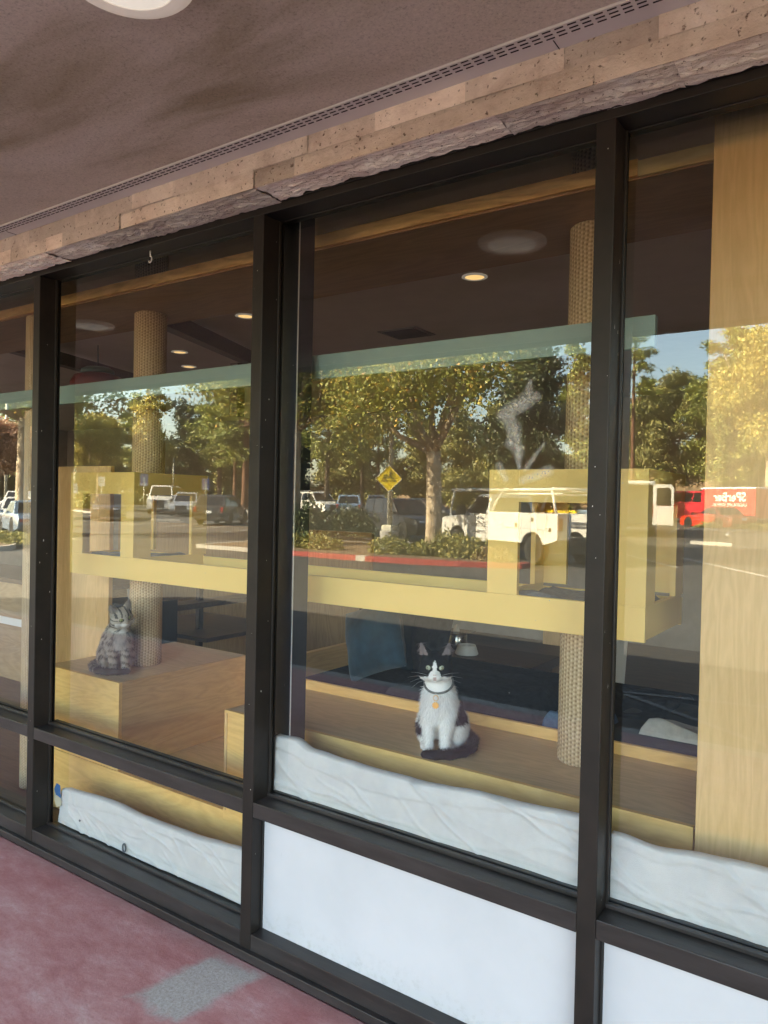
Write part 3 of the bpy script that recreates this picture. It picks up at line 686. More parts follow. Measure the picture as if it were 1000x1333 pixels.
# yellow cat walkway with two cubbies
cw = thing('cat_walkway', 'pale yellow cat walkway tray with an open cubby at each end', 'cat walkway', (-2.03, .55, 1.2))
X0, X1, Y0, Y1, Z0, ZR, ZT = -3.465, -.60, .35, .80, 1.204, 1.308, 1.712
b = MB(); b.box(X0, X1, Y0, Y0+.018, Z0, ZR); b.build('front_rail', M['yellow'], cw, world=True, bevel=.0015)
b = MB(); b.box(X0, X1, Y1-.018, Y1, Z0, 1.296); b.build('back_rail', M['yellow'], cw, world=True, bevel=.0015)
b = MB(); b.box(X0+.001, X1-.001, Y0+.0185, Y1-.0185, Z0+.006, Z0+.024); b.build('tray_floor', M['yellow'], cw, world=True)
for (xa, xb, ox0, ox1) in ((X0, -2.958, -3.36, -3.054), (-1.112, X1, -1.006, -.705)):
    b = MB()
    zt, zo = ZT, 1.608
    def frame_x(y0, y1):   # wall facing the glass with an opening
        b.box(xa, ox0, y0, y1, ZR+.0004, zt); b.box(ox1, xb, y0, y1, ZR+.0004, zt); b.box(ox0+.0003, ox1-.0003, y0, y1, zo, zt)
    frame_x(Y0, Y0+.018); frame_x(Y1-.018, Y1)
    def frame_y(x0, x1):
        ya, yb = Y0+.1, Y1-.1
        b.box(x0, x1, Y0+.0185, ya, ZR+.0004, zt); b.box(x0, x1, yb, Y1-.0185, ZR+.0004, zt); b.box(x0, x1, ya+.0003, yb-.0003, zo, zt)
        b.box(x0, x1, Y0+.0185, Y1-.0185, Z0+.0245, ZR)
    frame_y(xb-.018, xb) ; frame_y(xa, xa+.018)
    b.box(xa+.0185, xb-.0185, Y0+.0185, Y1-.0185, zt-.018, zt-.0005)
    b.build('cubby', M['yellow'], cw, world=True)

# sisal posts
def sisal(x, y, z0, z1, r, label):
    t = thing('sisal_post', label, 'scratching post', (x, y, z0), group='sisal wrapped scratching posts')
    b = MB(); h = z1-z0
    b.lathe([(r-.006,0),(r,.006),(r,h*.5),(r,h-.006),(r-.006,h)], n=48); b.build('wrap', M['sisal'], t, smooth=True, auto=50)
sisal(-3.262, .665, ZP, Z0, .083, 'thick sisal post right beside the tabby cat, under the cat walkway')
sisal(-3.262, .665, ZT, 2.557, .083, 'thick sisal post above the left cubby, rising to the overhead shelf')
sisal(-.885, .655, ZP, Z0, .083, 'sisal post at right of the black and white cat, under the right cubby')
sisal(-.885, .655, ZT, 2.557, .083, 'sisal post above the right cubby beside the right mullion')
sisal(-3.262, .665, 2.612, 2.898, .083, 'short sisal post stub over the overhead shelf, second bay')
sisal(-.885, .655, 2.612, 2.898, .083, 'short sisal post stub over the overhead shelf, third bay')
sisal(-3.875, .40, 0, 2.557, .058, 'slender sisal post seen through the leftmost bay')

# ------------------------------------------------------------------ towels along the sill
def towel(name, label, xa, xb, zb, tops, depth, seed, bulge=.012):
    # tops: list of (x, z) heights of the folded upper edge
    def top(x):
        for (a, b_) in zip(tops[:-1], tops[1:]):
            if x <= b_[0]:
                t = (x-a[0])/(b_[0]-a[0]); t = min(1, max(0, t)); t = t*t*(3-2*t)
                return a[1]+(b_[1]-a[1])*t
        return tops[-1][1]
    nu = int((xb-xa)/.0045); prof = 84
    mb = MB()
    def fn(u, v):
        x = xa+(xb-xa)*u; zt = top(x) - .004
        h = zt-zb
        if v < .62:      # front face, bottom to top
            s = v/.62; z = zb + h*s; y = .112 + .014*s; n = (0,-1,0)
        elif v < .78:    # rolled top edge
            s = (v-.62)/.16; a = PI*s; y = .126 + depth*.5*(1-math.cos(a)); z = zt + .007*math.sin(a)
        else:            # back
            s = (v-.78)/.22; z = zt - h*.8*s; y = .126+depth
        front = 1.0 if v < .62 else max(0.0, 1-(v-.62)/.12)
        def ridge(q, pw): return max(0.0, 1-abs(q)*2.2)**pw
        f = .0035*fbm((x*4+seed, z*7, seed), 3)
        d1 = fbm((x*1.5+seed, (z+x*.12)*8, seed*1.3), 1); d2 = fbm((x*2.2-seed, (z-x*.25)*7, seed*2.1), 1)
        f += .0060*ridge(d1, 3)*(.5+.5*fbm((x*3, seed, 1.0), 2)) + .0050*ridge(d2, 3)*(.5+.5*fbm((x*4, seed, 7.0), 2))
        for (cx, cz, sl, ln_, am, wd) in creases:
            du = (x-cx)*math.cos(sl)+(z-cz)*math.sin(sl); dv = -(x-cx)*math.sin(sl)+(z-cz)*math.cos(sl)
            dv += .006*math.sin(du*30+cx*9)
            a_ = am*max(0, 1-(du/ln_)**2)
            f += a_*(math.exp(-(dv/wd)**2) if dv > 0 else math.exp(-(dv/(wd*2.6))**2))
        flap = zt-.040-.018*math.sin(x*5+seed)-.012*fbm((x*6, seed, 5.0), 2)
        f += .0045/(1+math.exp(-(z-flap)/.0022)) if v < .62 else .0045
        hem = abs(z-(zb+.022)); f -= .0016*math.exp(-(hem/.0025)**2)
        y -= (f + bulge*.35*math.sin(PI*min(1, v/.66)))*(.25+.75*front)
        y = max(y, .1035)
        if v > .5: z += .0035*fbm((x*8, seed, 2.0), 2)*min(1, (v-.5)*6)
        x += .004*fbm((z*12, seed, x*2))
        return (x, y, z)
    cr_ = random.Random(int(seed*10))
    creases = [(cr_.uniform(xa, xb), zb+cr_.uniform(.03,.17)*(tops[1][1]-zb)/.2, cr_.uniform(-.75,.12), cr_.uniform(.07,.26), cr_.uniform(.003,.008), cr_.uniform(.002,.0055)) for k in range(int(14*(xb-xa)))]
    mb.grid(fn, nu, prof)
    o = mb.build(name, M['towel'], smooth=True, fix=False)
    o.modifiers.new('solid', 'SOLIDIFY').thickness = .006
    return tag(o, label, 'towel', 'white towels stuffed along the inside of the glass')
towel('towel', 'long white towel draped along the transom below the black and white cat', -1.824, -.660, .5505, [(-1.80,.748),(-1.74,.752),(-1.66,.728),(-1.45,.718),(-1.2,.720),(-.97,.732),(-.68,.742)], .032, 2.3)
towel('towel', 'crumpled white towel on the transom in front of the pale oak panel', -.612, .55, .551, [(-.60,.722),(-.5,.712),(-.38,.728),(-.2,.735),(.5,.73)], .03, 7.1)
towel('towel', 'white towel with small dark marks lying low on the sill under the tabby', -3.150, -1.875, .092, [(-3.16,.236),(-3.1,.250),(-2.8,.268),(-2.5,.258),(-2.3,.264),(-2.1,.276),(-1.87,.30)], .03, 4.4, bulge=.008)

b = MB()
for k in range(24):
    a = 2*PI*k/24
b.tube([(-2.648+.010*math.cos(a), .098, .118+.0165*math.sin(a)) for a in np.linspace(0, 2*PI, 25)], .0035, 8, cap=False)
tag(b.build('rubber_ring', M['greyink'], smooth=True), 'small dark ring pressed against the low towel inside the glass', 'ring')
b = MB(); b.lathe([(0,-.003),(.004,-.002),(.0055,.0),(.004,.002),(0,.003)], c=(-2.966,.099,.150), axis='y', n=14)
tag(b.build('dark_button', M['greyink'], smooth=True), 'tiny dark dot on the upper left of the low towel', 'button')
sp_ = thing('paper_scrap', 'torn blue and cream paper scrap stuck in the lower corner beside the left mullion', 'paper scrap', (-3.165, .11, .2))
b = MB(); b.add([(-3.178,.105,.24),(-3.163,.108,.27),(-3.140,.112,.262),(-3.135,.112,.205),(-3.166,.107,.215)], [(0,1,2,3,4)]); b.build('blue_part', pmat('blue_paper', (.05,.17,.42), rough=.8), sp_, world=True, fix=False)
b = MB(); b.add([(-3.178,.106,.239),(-3.166,.1075,.214),(-3.135,.1125,.204),(-3.132,.1125,.168),(-3.162,.108,.160),(-3.180,.106,.195)], [(0,1,2,3,4,5)]); b.build('cream_part', pmat('cream_paper', (.7,.62,.45), rough=.8), sp_, world=True, fix=False)

# ------------------------------------------------------------------ cushions, bowls, cloths
def pillow(mb, w, h, d, n=26):
    def f(s):
        return lambda u, v: (
            (u-.5)*w*(1-.10*math.cos((v-.5)*PI)*abs(2*u-1)**4*0 - .10*(math.cos((v-.5)*PI))*(1 if True else 0)*abs(2*u-1)**2*.6),
            s*d*.5*(max(0,(1-abs(2*u-1)**2.4)*(1-abs(2*v-1)**2.4)))**.55 + .006*fbm((u*4, v*4, s*3.0)),
            (v-.5)*h*(1-.06*math.cos((u-.5)*PI)*abs(2*v-1)**2))
    mb.grid(f(1), n, n); mb.grid(f(-1), n, n)
def put_pillow(label, loc, rx, ry, rz, w, h, d, mat, cat='cushion', group=None):
    mb = MB(); pillow(mb, w, h, d)
    o = mb.build('cushion', mat, smooth=True)
    o.location = loc; o.rotation_euler = (rx, ry, rz)
    return tag(o, label, cat, group)
put_pillow('square navy velvet cushion leaning on the bench left of the black and white cat', (-2.01, .99, .955), R(-14), R(-22), R(-6), .36, .34, .17, M['navy'])
put_pillow('black cushion leaning behind the navy velvet cushion', (-1.99, 1.40, .95), R(-10), R(5), R(-6), .34, .46, .12, M['black_fabric'])
put_pillow('teal navy cushion at the far left end of the bench', (-2.20, 1.36, .885), R(-8), R(0), R(-4), .40, .30, .14, pmat('dark_teal_cloth', (.008,.022,.028), (.005,.014,.018), rough=1.0, spec=.1))
def mat_pad(name, label, x0, x1, y0, y1, z0, th, mat, seed, cat='mat', wav=.012):
    mb = MB()
    def fn(u, v):
        x = x0+(x1-x0)*u; y = y0+(y1-y0)*v
        e = min(1, min(u,1-u)*10, min(v,1-v)*10)
        return (x, y, z0 + th*e**.5 + wav*e*fbm((x*4, y*4, seed), 3))
    mb.grid(fn, 50, 40)
    return tag(mb.build(name, mat, smooth=True, fix=False), label, cat)
mat_pad('seat_pad', 'flat black pad on the bench behind the black and white cat', -1.86, -1.14, .86, 1.44, .748, .055, M['black_fabric'], 3.0, wav=.018)
mat_pad('seat_pad', 'thin black pad folded up at right end of the bench near the post', -1.13, -.72, 1.05, 1.62, .748, .05, M['black_fabric'], 5.0, wav=.03)
mat_pad('folded_denim', 'crumpled blue denim cloth beside the right sisal post', -1.11, -.86, .84, 1.0, .748, .07, M['denim'], 8.0, 'cloth', .03)
mat_pad('floor_mat', 'dark mat on the bench seen through the fourth bay', -.93, -.41, .84, 1.5, .7485, .03, pmat('dark_slate_fabric', (.03,.04,.045), rough=.9, bump=.001), 6.0, wav=.01)
mat_pad('crumpled_cloth', 'crumpled pale grey cloth on the dark mat near the oak panel', -.75, -.46, .86, 1.02, .785, .035, pmat('pale_grey_cloth', (.50,.48,.44), (.4,.385,.35), scale=30, rough=.95, bump=.001, bscale=200), 12.0, 'cloth', .045)
mat_pad('cubby_mat', 'grey fleece mat inside the right cubby of the yellow walkway', -1.08, -.63, .385, .765, 1.230, .075, M['greymat'], 2.0, wav=.03)
mat_pad('cubby_mat', 'dark navy mat inside the left cubby of the yellow walkway', -3.43, -2.99, .385, .765, 1.230, .07, M['navy'], 4.0, wav=.03)
bt = thing('serving_tray', 'low wooden feeding tray behind the black and white cat', 'tray', (-1.88, 1.88, .755))
b = MB(); b.box(-2.2, -1.55, 1.76, 2.15, .70, .75); b.build('board', M['darkwood'], bt, world=True, bevel=.004)
b = MB(); b.box(-2.17, -2.12, 1.79, 2.12, 0, .699); b.build('leg', M['darkwood'], bt, world=True)
b = MB(); b.box(-1.63, -1.58, 1.79, 2.12, 0, .699); b.build('leg', M['darkwood'], bt, world=True)
wb = thing('pet_bowl', 'small white pet bowl on the feeding tray right of the steel pot', 'bowl', (-1.985, 1.86, .7505))
b = MB(); b.lathe([(.062,0),(.066,.004),(.050,.052),(.047,.052),(.042,.02),(0,.016)], n=32); b.build('shell', M['white'], wb, smooth=True, auto=40)
b = MB(); b.lathe([(.040,.022),(.02,.030),(0,.032)], n=20); b.build('kibble', M['darkwood'], wb, smooth=True)
fp = thing('water_fountain', 'square steel pet water fountain on the feeding tray', 'water fountain', (-2.12, 1.98, .7505))
b = MB(); b.lathe([(.062,0),(.064,.004),(.064,.085),(.060,.09),(0,.09)], n=32); b.build('tank', M['steel'], fp, smooth=True, auto=40)
b = MB(); b.box(-.085,.085,-.085,.085,.0905,.098); b.build('lid', M['steel'], fp, bevel=.003)
b = MB(); b.tube([(0,0,.098),(0,0,.125),(.012,-.01,.135)], [.02,.016,.008], 12); b.build('spout', M['white'], fp, smooth=True)

# ------------------------------------------------------------------ deeper interior
sw = thing('cat_steps', 'dark stepped cat shelves on a thin post behind the tall box', 'shelf steps', (-4.35, 2.0, 0))
b = MB(); b.box(-4.37, -4.33, 1.98, 2.02, 0, .99); b.build('post', M['darkwood'], sw, world=True)
b = MB(); b.box(-4.42, -4.24, 1.70, 2.75, .78, .82); b.build('shelf', M['darkwood'], sw, world=True, bevel=.004)
b = MB(); b.box(-4.95, -4.0, 1.75, 2.6, .575, .605); b.build('shelf', M['darkwood'], sw, world=True, bevel=.004)
wp = thing('oak_wall', 'pale oak wall panel at the back of the cat steps', 'wall panel', (-5, 2.9, 0))
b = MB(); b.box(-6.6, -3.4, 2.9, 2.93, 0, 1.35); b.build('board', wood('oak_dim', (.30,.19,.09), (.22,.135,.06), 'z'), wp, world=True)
cb_ = thing('black_cabinet', 'narrow black cabinet with a drawer between partition and sisal post', 'cabinet', (-4.4, 1.5, 0))
b = MB(); b.box(-4.62, -4.24, 1.30, 1.7, 0, .865); b.build('carcass', M['dark'], cb_, world=True, bevel=.004)
b = MB(); b.box(-4.46, -4.26, 1.285, 1.2995, .70, .82); b.build('drawer', M['blackplastic'], cb_, world=True, bevel=.003)
pp = thing('potted_plant', 'small plant in a grey pot on the black cabinet', 'potted plant', (-4.37, 1.42, .866))
b = MB(); b.lathe([(.035,0),(.045,.085),(.040,.085),(.036,.07),(0,.07)], n=24); b.build('pot', M['concrete'], pp, smooth=True, auto=40)
b = MB()
for k in range(26):
    a = rs.uniform(0, 2*PI); l = rs.uniform(.04,.08); d = Vector((math.cos(a), math.sin(a), rs.uniform(.4,1.4))).normalized(); s = Vector((-d.y, d.x, 0)).normalized()*.008
    p = Vector((0,0,.07)); b.quad(p-s, p+s, p+d*l+s*.4, p+d*l-s*.4)
b.build('leaves', M['lf_dark'], pp, fix=False)
ct = thing('wooden_counter', 'oak counter with a dark top rail seen through the leftmost bay', 'counter', (-6.3, 1.6, 0))
b = MB(); b.box(-8.2, -5.3, 1.6, 2.2, 0, .83); b.build('front', wood('oak_counter', (.42,.30,.17), (.32,.22,.12), 'x'), ct, world=True)
b = MB(); b.box(-8.25, -5.25, 1.57, 2.23, .832, .872); b.build('top', M['darkwood'], ct, world=True, bevel=.004)
b = MB(); b.box(-8.2, -5.3, 1.585, 1.5995, .47, .53); b.build('band', M['white'], ct, world=True)

def downlight(x, y, label):
    t = thing('downlight', label, 'downlight', (x, y, 2.9), group='warm downlights in the shop ceiling')
    b = MB(); b.lathe([(.072,.0),(.074,-.004),(.058,-.008),(.055,-.001)], n=32); b.build('trim', M['trimring'], t, smooth=True)
    b = MB(); b.lathe([(.055,-.003),(0,-.003)], n=32); b.build('lamp', M['downlight'], t)
    ld = bpy.data.lights.new('downlight_glow', 'SPOT'); ld.energy = .85; ld.spot_size = R(125); ld.spot_blend = .6; ld.shadow_soft_size = .05; ld.color = (1,.72,.42)
    lo_ = bpy.data.objects.new('downlight_glow', ld); link(lo_, t); lo_.location = (0,0,-.02)
downlight(-2.038, 1.949, 'lit downlight in the third bay, alone below the shelf')
downlight(-3.865, 1.947, 'lit downlight at right edge of the second bay')
downlight(-5.343, 2.598, 'lit downlight just right of the left sisal post, upper of two')
downlight(-5.852, 3.142, 'lit downlight just right of the left sisal post, lower of two')
vg = thing('air_vent', 'square dark grille in the shop ceiling of the third bay', 'air vent', (-3.15, 2.95, 2.9))
b = MB(); b.box(-.17,.17,-.15,.15,-.008,-.001); b.build('frame', pmat('vent_frame', (.22,.19,.165), rough=.8), vg)
b = MB()
for k in range(9): b.box(-.14,.14,-.125+.03*k,-.110+.03*k,-.014,-.0085)
b.build('grille', M['dark'], vg)

bm1 = thing('ceiling_beam', 'dark timber ceiling beam slanting behind the left sisal post, with a short drop post', 'beam', (-4.6, 2.4, 2.75))
def bar(mb, p, q, w, h):
    p = Vector(p); q = Vector(q); d = (q-p); L = d.length; d.normalize(); s = Vector((-d.y, d.x, 0)).normalized(); u = d.cross(s)
    mb.obox((p+q)/2, d*L/2, s*w/2, u*h/2)
b = MB(); bar(b, (-4.0,1.1,2.80), (-4.86,3.4,2.80), .09, .11); b.build('rail', M['darkwood'], bm1, world=True)
b = MB(); b.box(-4.72,-4.63,2.62,2.71,2.3,2.745); b.build('drop_post', M['darkwood'], bm1, world=True)
bm2 = thing('ceiling_beam', 'dark timber ceiling beam running toward the red pendant lamp at left', 'beam', (-6.4, 2.4, 2.75))
b = MB(); bar(b, (-5.9,1.2,2.80), (-6.75,3.6,2.80), .09, .11); b.build('rail', M['darkwood'], bm2, world=True)
pl = thing('pendant_lamp', 'dark red pendant lamp with teal cap behind the second bay', 'pendant lamp', (-5.75, 2.05, 2.9))
b = MB(); b.tube([(0,0,0),(0,0,-.2)], .006, 8); b.build('cord', M['dark'], pl)
b = MB(); b.lathe([(.0,-.19),(.10,-.195),(.135,-.215),(.14,-.245),(.12,-.25)], n=32); b.build('cap', M['tealcap'], pl, smooth=True)
b = MB(); b.lathe([(.12,-.247),(.19,-.27),(.225,-.33),(.22,-.40),(.18,-.45),(.1,-.47),(.09,-.465)], n=32); b.build('shade', M['red_lamp'], pl, smooth=True)
ws_ = thing('skirting_wall', 'low white wall strip at the back of the shop behind the bowls', 'wall strip', (-3, 6.4, 0))
b = MB(); b.box(-5.4, -3.35, 6.35, 6.42, .02, .5); b.build('board', pmat('grey_white_board', (.5,.5,.48), rough=.6), ws_, world=True)
b = MB(); b.box(-3.34, -3.1, 6.25, 6.42, 0, .55); b.build('end_post', M['oakz'], ws_, world=True)
wbx = thing('white_bin', 'white bin far inside the shop at the right of the walkway', 'bin', (-2.0, 4.2, 0))
b = MB(); b.prism([(-.16,0.0),(.16,0.0),(.19,.55),(-.19,.55)], 'y', -.16, .16); b.build('body', M['white'], wbx, bevel=.02)
b = MB(); b.box(-.2,.2,-.18,.18,.551,.59); b.build('lid', M['white'], wbx, bevel=.01)
#==PART3==
# ------------------------------------------------------------------ cats: one continuous skin from a smooth distance field
def s_ell(P, c, r):
    q = (P-np.array(c))/np.array(r); k0 = np.linalg.norm(q, axis=-1); k1 = np.linalg.norm(q/np.array(r), axis=-1)+1e-9
    return k0*(k0-1)/k1
def s_cap(P, a, b, ra, rb):
    a = np.array(a, float); b = np.array(b, float); d = b-a
    t = np.clip(((P-a)@d)/(d@d), 0, 1)
    return np.linalg.norm(P-(a+t[..., None]*d), axis=-1) - (ra+(rb-ra)*t)
def smin(a, b, k):
    h = np.clip(.5+.5*(b-a)/k, 0, 1)
    return b+(a-b)*h-k*h*(1-h)

def surface_nets(fn, lo, hi, h):
    n = [int(math.ceil((hi[i]-lo[i])/h))+1 for i in range(3)]
    ax = [lo[i]+h*np.arange(n[i]) for i in range(3)]
    P = np.stack(np.meshgrid(*ax, indexing='ij'), -1)
    D = fn(P)
    S = D < 0
    nx, ny, nz = n
    acc = np.zeros((nx-1, ny-1, nz-1, 3)); cnt = np.zeros((nx-1, ny-1, nz-1))
    corners = [(i,j,k) for i in (0,1) for j in (0,1) for k in (0,1)]
    def sl(A, o): return A[o[0]:o[0]+nx-1, o[1]:o[1]+ny-1, o[2]:o[2]+nz-1]
    for a in corners:
        for d in range(3):
            if a[d]: continue
            b_ = list(a); b_[d] = 1; b_ = tuple(b_)
            da, db = sl(D, a), sl(D, b_)
            cr = (da < 0) != (db < 0)
            t = np.where(cr, da/(da-db+1e-12), 0)
            for q in range(3):
                acc[..., q] += np.where(cr, a[q] + (t if q == d else 0), 0)
            cnt += cr
    act = cnt > 0
    idx = -np.ones(act.shape, int); idx[act] = np.arange(act.sum())
    ii = np.argwhere(act)
    V = (ii + acc[act]/cnt[act][:, None])*h + np.array(lo)
    F = []
    for d in range(3):
        e, f = (d+1) % 3, (d+2) % 3
        o = [0,0,0]; o[d] = 1
        A = S[:nx-o[0], :ny-o[1], :nz-o[2]]; B = S[o[0]:, o[1]:, o[2]:]
        ch = np.argwhere(A != B)
        ok = (ch[:, e] > 0) & (ch[:, f] > 0) & (ch[:, e] < n[e]-1) & (ch[:, f] < n[f]-1) & (ch[:, d] < n[d]-1)
        ch = ch[ok]
        def g(de, df):
            c = ch.copy(); c[:, e] -= de; c[:, f] -= df
            return idx[c[:,0], c[:,1], c[:,2]]
        q = np.stack([g(1,1), g(0,1), g(0,0), g(1,0)], -1)
        fl = ~A[ch[:,0], ch[:,1], ch[:,2]]
        q[fl] = q[fl][:, ::-1]
        F.append(q)
    F = np.concatenate(F); F = F[(F >= 0).all(1)]
    return V, F

def rotm(yaw, pitch, roll):
    return np.array(Matrix.Rotation(yaw, 3, 'Z') @ Matrix.Rotation(pitch, 3, 'Y') @ Matrix.Rotation(roll, 3, 'X'))

HS = 1.13
def cat_fields(head_c, head_R, tail, legs_dx=0.0, fat=1.0, crouch=0.0):
    """returns sdf(P) and to_head(P). local frame: x forward, y the cat's left, z up"""
    hc = np.array(head_c)
    def to_head(P): return (P-hc)@head_R/HS       # body -> head frame
    def sdf(P):
        z0 = crouch
        d = s_cap(P, (.030,0,.205-z0), (-.028,0,.155-z0*.6), .054*fat, .068*fat)
        d = smin(d, s_cap(P, (-.028,0,.155-z0*.6), (-.088,0,.088), .068*fat, .082*fat), .03)
        d = smin(d, s_ell(P, (.048,0,.165-z0), (.034,.047,.062)), .03)
        # neck
        d = smin(d, s_cap(P, (.032,0,.225-z0), tuple(hc+np.array((-.018,0,-.018))), .049*fat, .040), .03)
        # haunches, hind feet
        for s in (-1, 1):
            d = smin(d, s_ell(P, (-.052,s*.060,.066), (.066,.033,.062)), .018)
            d = smin(d, s_cap(P, (-.03,s*.058,.018), (.020,s*.054,.0120), .016,.0125), .012)
            # shoulders and forelegs
            lx = legs_dx
            d = smin(d, s_cap(P, (.030,s*.034,.170-z0), (.052,s*.033,.115-z0*.5), .028,.023), .02)
            d = smin(d, s_cap(P, (.052,s*.033,.115-z0*.5), (.066+lx,s*.029,.022), .0215,.0145), .014)
            d = smin(d, s_ell(P, (.078+lx,s*.029,.0135), (.024,.0165,.0138)), .008)
            for t in (-1, 0, 1):
                d = smin(d, s_ell(P, (.094+lx-.003*abs(t),s*.029+t*.009,.0105), (.009,.0058,.0098)), .003)
        # tail
        for (a, b_), (ra, rb) in zip(zip(tail[:-1], tail[1:]), [(.019-.0008*i, .0182-.0008*i) for i in range(len(tail)-1)]):
            d = smin(d, s_cap(P, a, b_, ra, rb), .008)
        # head in its own frame
        H = to_head(P)
        hd = s_ell(H, (0,0,.004), (.047,.047,.043))
        for s in (-1, 1):
            hd = smin(hd, s_ell(H, (.012,s*.027,-.014), (.031,.026,.025)), .014)
            hd = smin(hd, s_ell(H, (.043,s*.0105,-.018), (.016,.0135,.0115)), .008)
        hd = smin(hd, s_cap(H, (.030,0,.008), (.052,0,-.010), .014,.0085), .012)
        hd = smin(hd, s_ell(H, (.040,0,-.029), (.015,.011,.008)), .007)
        for s in (-1, 1):
            e = s_cap(H, (.000,s*.028,.028), (-.006,s*.044,.069), .0230,.0050)
            H2 = H.copy(); 
            e = smin(e, s_cap(H, (.002,s*.014,.034), (-.006,s*.044,.069), .012,.003), .008)
            cut = s_cap(H, (.025,s*.031,.035), (.007,s*.043,.062), .0155,.003)
            e = np.maximum(e, -cut)
            hd = smin(hd, e, .006)
            hd = np.maximum(hd, -(s_ell(H, (.044,s*.0195,.008), (.010,.0088,.0068))))
        d = smin(d, hd*HS, .016)
        return d
    return sdf, to_head

FUR = vcol_mat('cat_fur')
def make_cat(name, label, loc, rz, scale, head_c, head_R, tail, colour, eye_rgb, nose_rgb, seed, fur_n=16000, fat=1.0, crouch=0.0, legs_dx=0):
    sdf, to_head = cat_fields(head_c, head_R, tail, legs_dx, fat, crouch)
    V, F = surface_nets(sdf, (-.20,-.16,-.012), (.165,.16,.43), .0036)
    # relax a little
    A = np.zeros_like(V); cn = np.zeros(len(V))
    for it in range(2):
        A[:] = 0; cn[:] = 0
        for i in range(4):
            np.add.at(A, F[:, i], V[F[:, (i+1) % 4]]); np.add.at(cn, F[:, i], 1)
        V = V*.55 + .45*A/np.maximum(cn, 1)[:, None]
    V[:, 2] = np.maximum(V[:, 2], 0)
    def tdist(P):
        return np.min([s_cap(P, a, b_, .019-.0008*i, .0182-.0008*i) for i, (a, b_) in enumerate(zip(tail[:-1], tail[1:]))], axis=0)
    C = colour(V, to_head(V), tdist(V))
    o = np_mesh(name, V*scale, F, FUR, None, smooth=True, cols=C)
    o.location = loc; o.rotation_euler = (0, 0, rz)
    tag(o, label, 'cat')
    # fur: short tapered strands lying along the coat
    r = np.random.default_rng(seed)
    a, b_, c, d_ = V[F[:,0]], V[F[:,1]], V[F[:,2]], V[F[:,3]]
    nrm = np.cross(c-a, d_-b_); ar = np.linalg.norm(nrm, axis=1)+1e-12; nrm /= ar[:, None]
    fi = r.choice(len(F), fur_n, p=ar/ar.sum())
    u = r.random((fur_n,1)); v = r.random((fur_n,1))
    p = (a[fi]*(1-u)+b_[fi]*u)*(1-v)+(d_[fi]*(1-u)+c[fi]*u)*v
    nn = nrm[fi]
    Hh = to_head(p); onhead = (np.linalg.norm(Hh, axis=1) < .075)
    g = np.where(onhead[:, None], -np.array(head_R[:, 0])[None]*.9+np.array([0,0,.1]), np.array([-.25,0,-.9])[None])
    g = g - nn*(g*nn).sum(1)[:, None]; g /= (np.linalg.norm(g, axis=1)[:, None]+1e-9)
    dr = g*1.0 + nn*r.uniform(.25,.6,(fur_n,1)) + r.normal(0,.24,(fur_n,3)); dr /= np.linalg.norm(dr, axis=1)[:, None]
    face = onhead & (Hh[:, 0] > .012)
    ln = np.where(face, r.uniform(.003,.006,fur_n), np.where(onhead, r.uniform(.006,.011,fur_n), r.uniform(.010,.021,fur_n)))
    low = p[:, 2] < .03; ln = np.where(low, ln*.4, ln); ln = np.where((~onhead) & (p[:, 0] > .045) & (p[:, 2] > .14), ln*1.5, ln)
    ear = onhead & (Hh[:, 2] > .045); ln = np.where(ear, r.uniform(.003,.007,fur_n), ln)
    eyez = onhead & (Hh[:,0] > .028) & (np.abs(np.abs(Hh[:,1])-.0195) < .014) & (np.abs(Hh[:,2]-.008) < .012)
    ln = np.where(eyez, .0008, ln)
    sd = np.cross(dr, nn); sd /= (np.linalg.norm(sd, axis=1)[:, None]+1e-9)
    w = np.where(face, .0006, .0009)[:, None]
    base = p - nn*.0006
    tip = base + dr*ln[:, None]; tip[:, 2] = np.maximum(tip[:, 2], .001)
    FV = np.stack([base-sd*w, base+sd*w, tip], 1).reshape(-1, 3)
    FF = np.arange(fur_n*3).reshape(-1, 3)
    col = colour(p, Hh, tdist(p))*r.uniform(.78,1.15,(fur_n,1))
    np_mesh('fur', FV*scale, FF, FUR, o, cols=np.clip(np.repeat(col, 3, 0), 0, 1))
    # eyes, nose, whiskers in the head frame
    def hw(q): return (np.array(q)*HS@head_R.T + np.array(head_c))*scale
    eyem = pmat(name+'_iris', eye_rgb, tuple(x*.8 for x in eye_rgb), scale=300, rough=.06, coat=1)
    for s in (-1, 1):
        mb = MB(); c0 = hw((.0345,s*.0190,.008)); f = np.array(head_R[:, 0]); f = f + s*.30*np.array(head_R[:, 1]); f /= np.linalg.norm(f)
        fz = Vector(f); 
        rot = Vector((0,0,1)).rotation_difference(fz).to_matrix()
        def ball(r0, zmin, zmax, k, sx=1):
            V_ = []; F_ = []; n = 20; m = 8
            for i in range(m+1):
                th = zmax*(1-i/m)+zmin*i/m
                for j in range(n):
                    ph = 2*PI*j/n; V_.append(rot@Vector((r0*math.sin(th)*math.cos(ph)*sx, r0*math.sin(th)*math.sin(ph), r0*math.cos(th)+k)))
            for i in range(m):
                for j in range(n): F_.append((i*n+j, i*n+(j+1)%n, (i+1)*n+(j+1)%n, (i+1)*n+j))
            return [v+Vector(c0) for v in V_], F_
        V_, F_ = ball(.0096*scale*HS, 0, 1.7, 0); mb.add(V_, F_)
        e = mb.build('eye', eyem, o, smooth=True)
        mb = MB(); up = Vector(head_R[:, 2]); side = fz.cross(up).normalized(); up = side.cross(fz).normalized()
        ctr = Vector(c0)+fz*.0097*scale*HS; n = 14
        mb.add([ctr+side*math.cos(2*PI*j/n)*.0026*scale+up*math.sin(2*PI*j/n)*.0050*scale-fz*.0004*scale for j in range(n)], [tuple(range(n))])
        mb.build('pupil', M['ink'], e, fix=False)
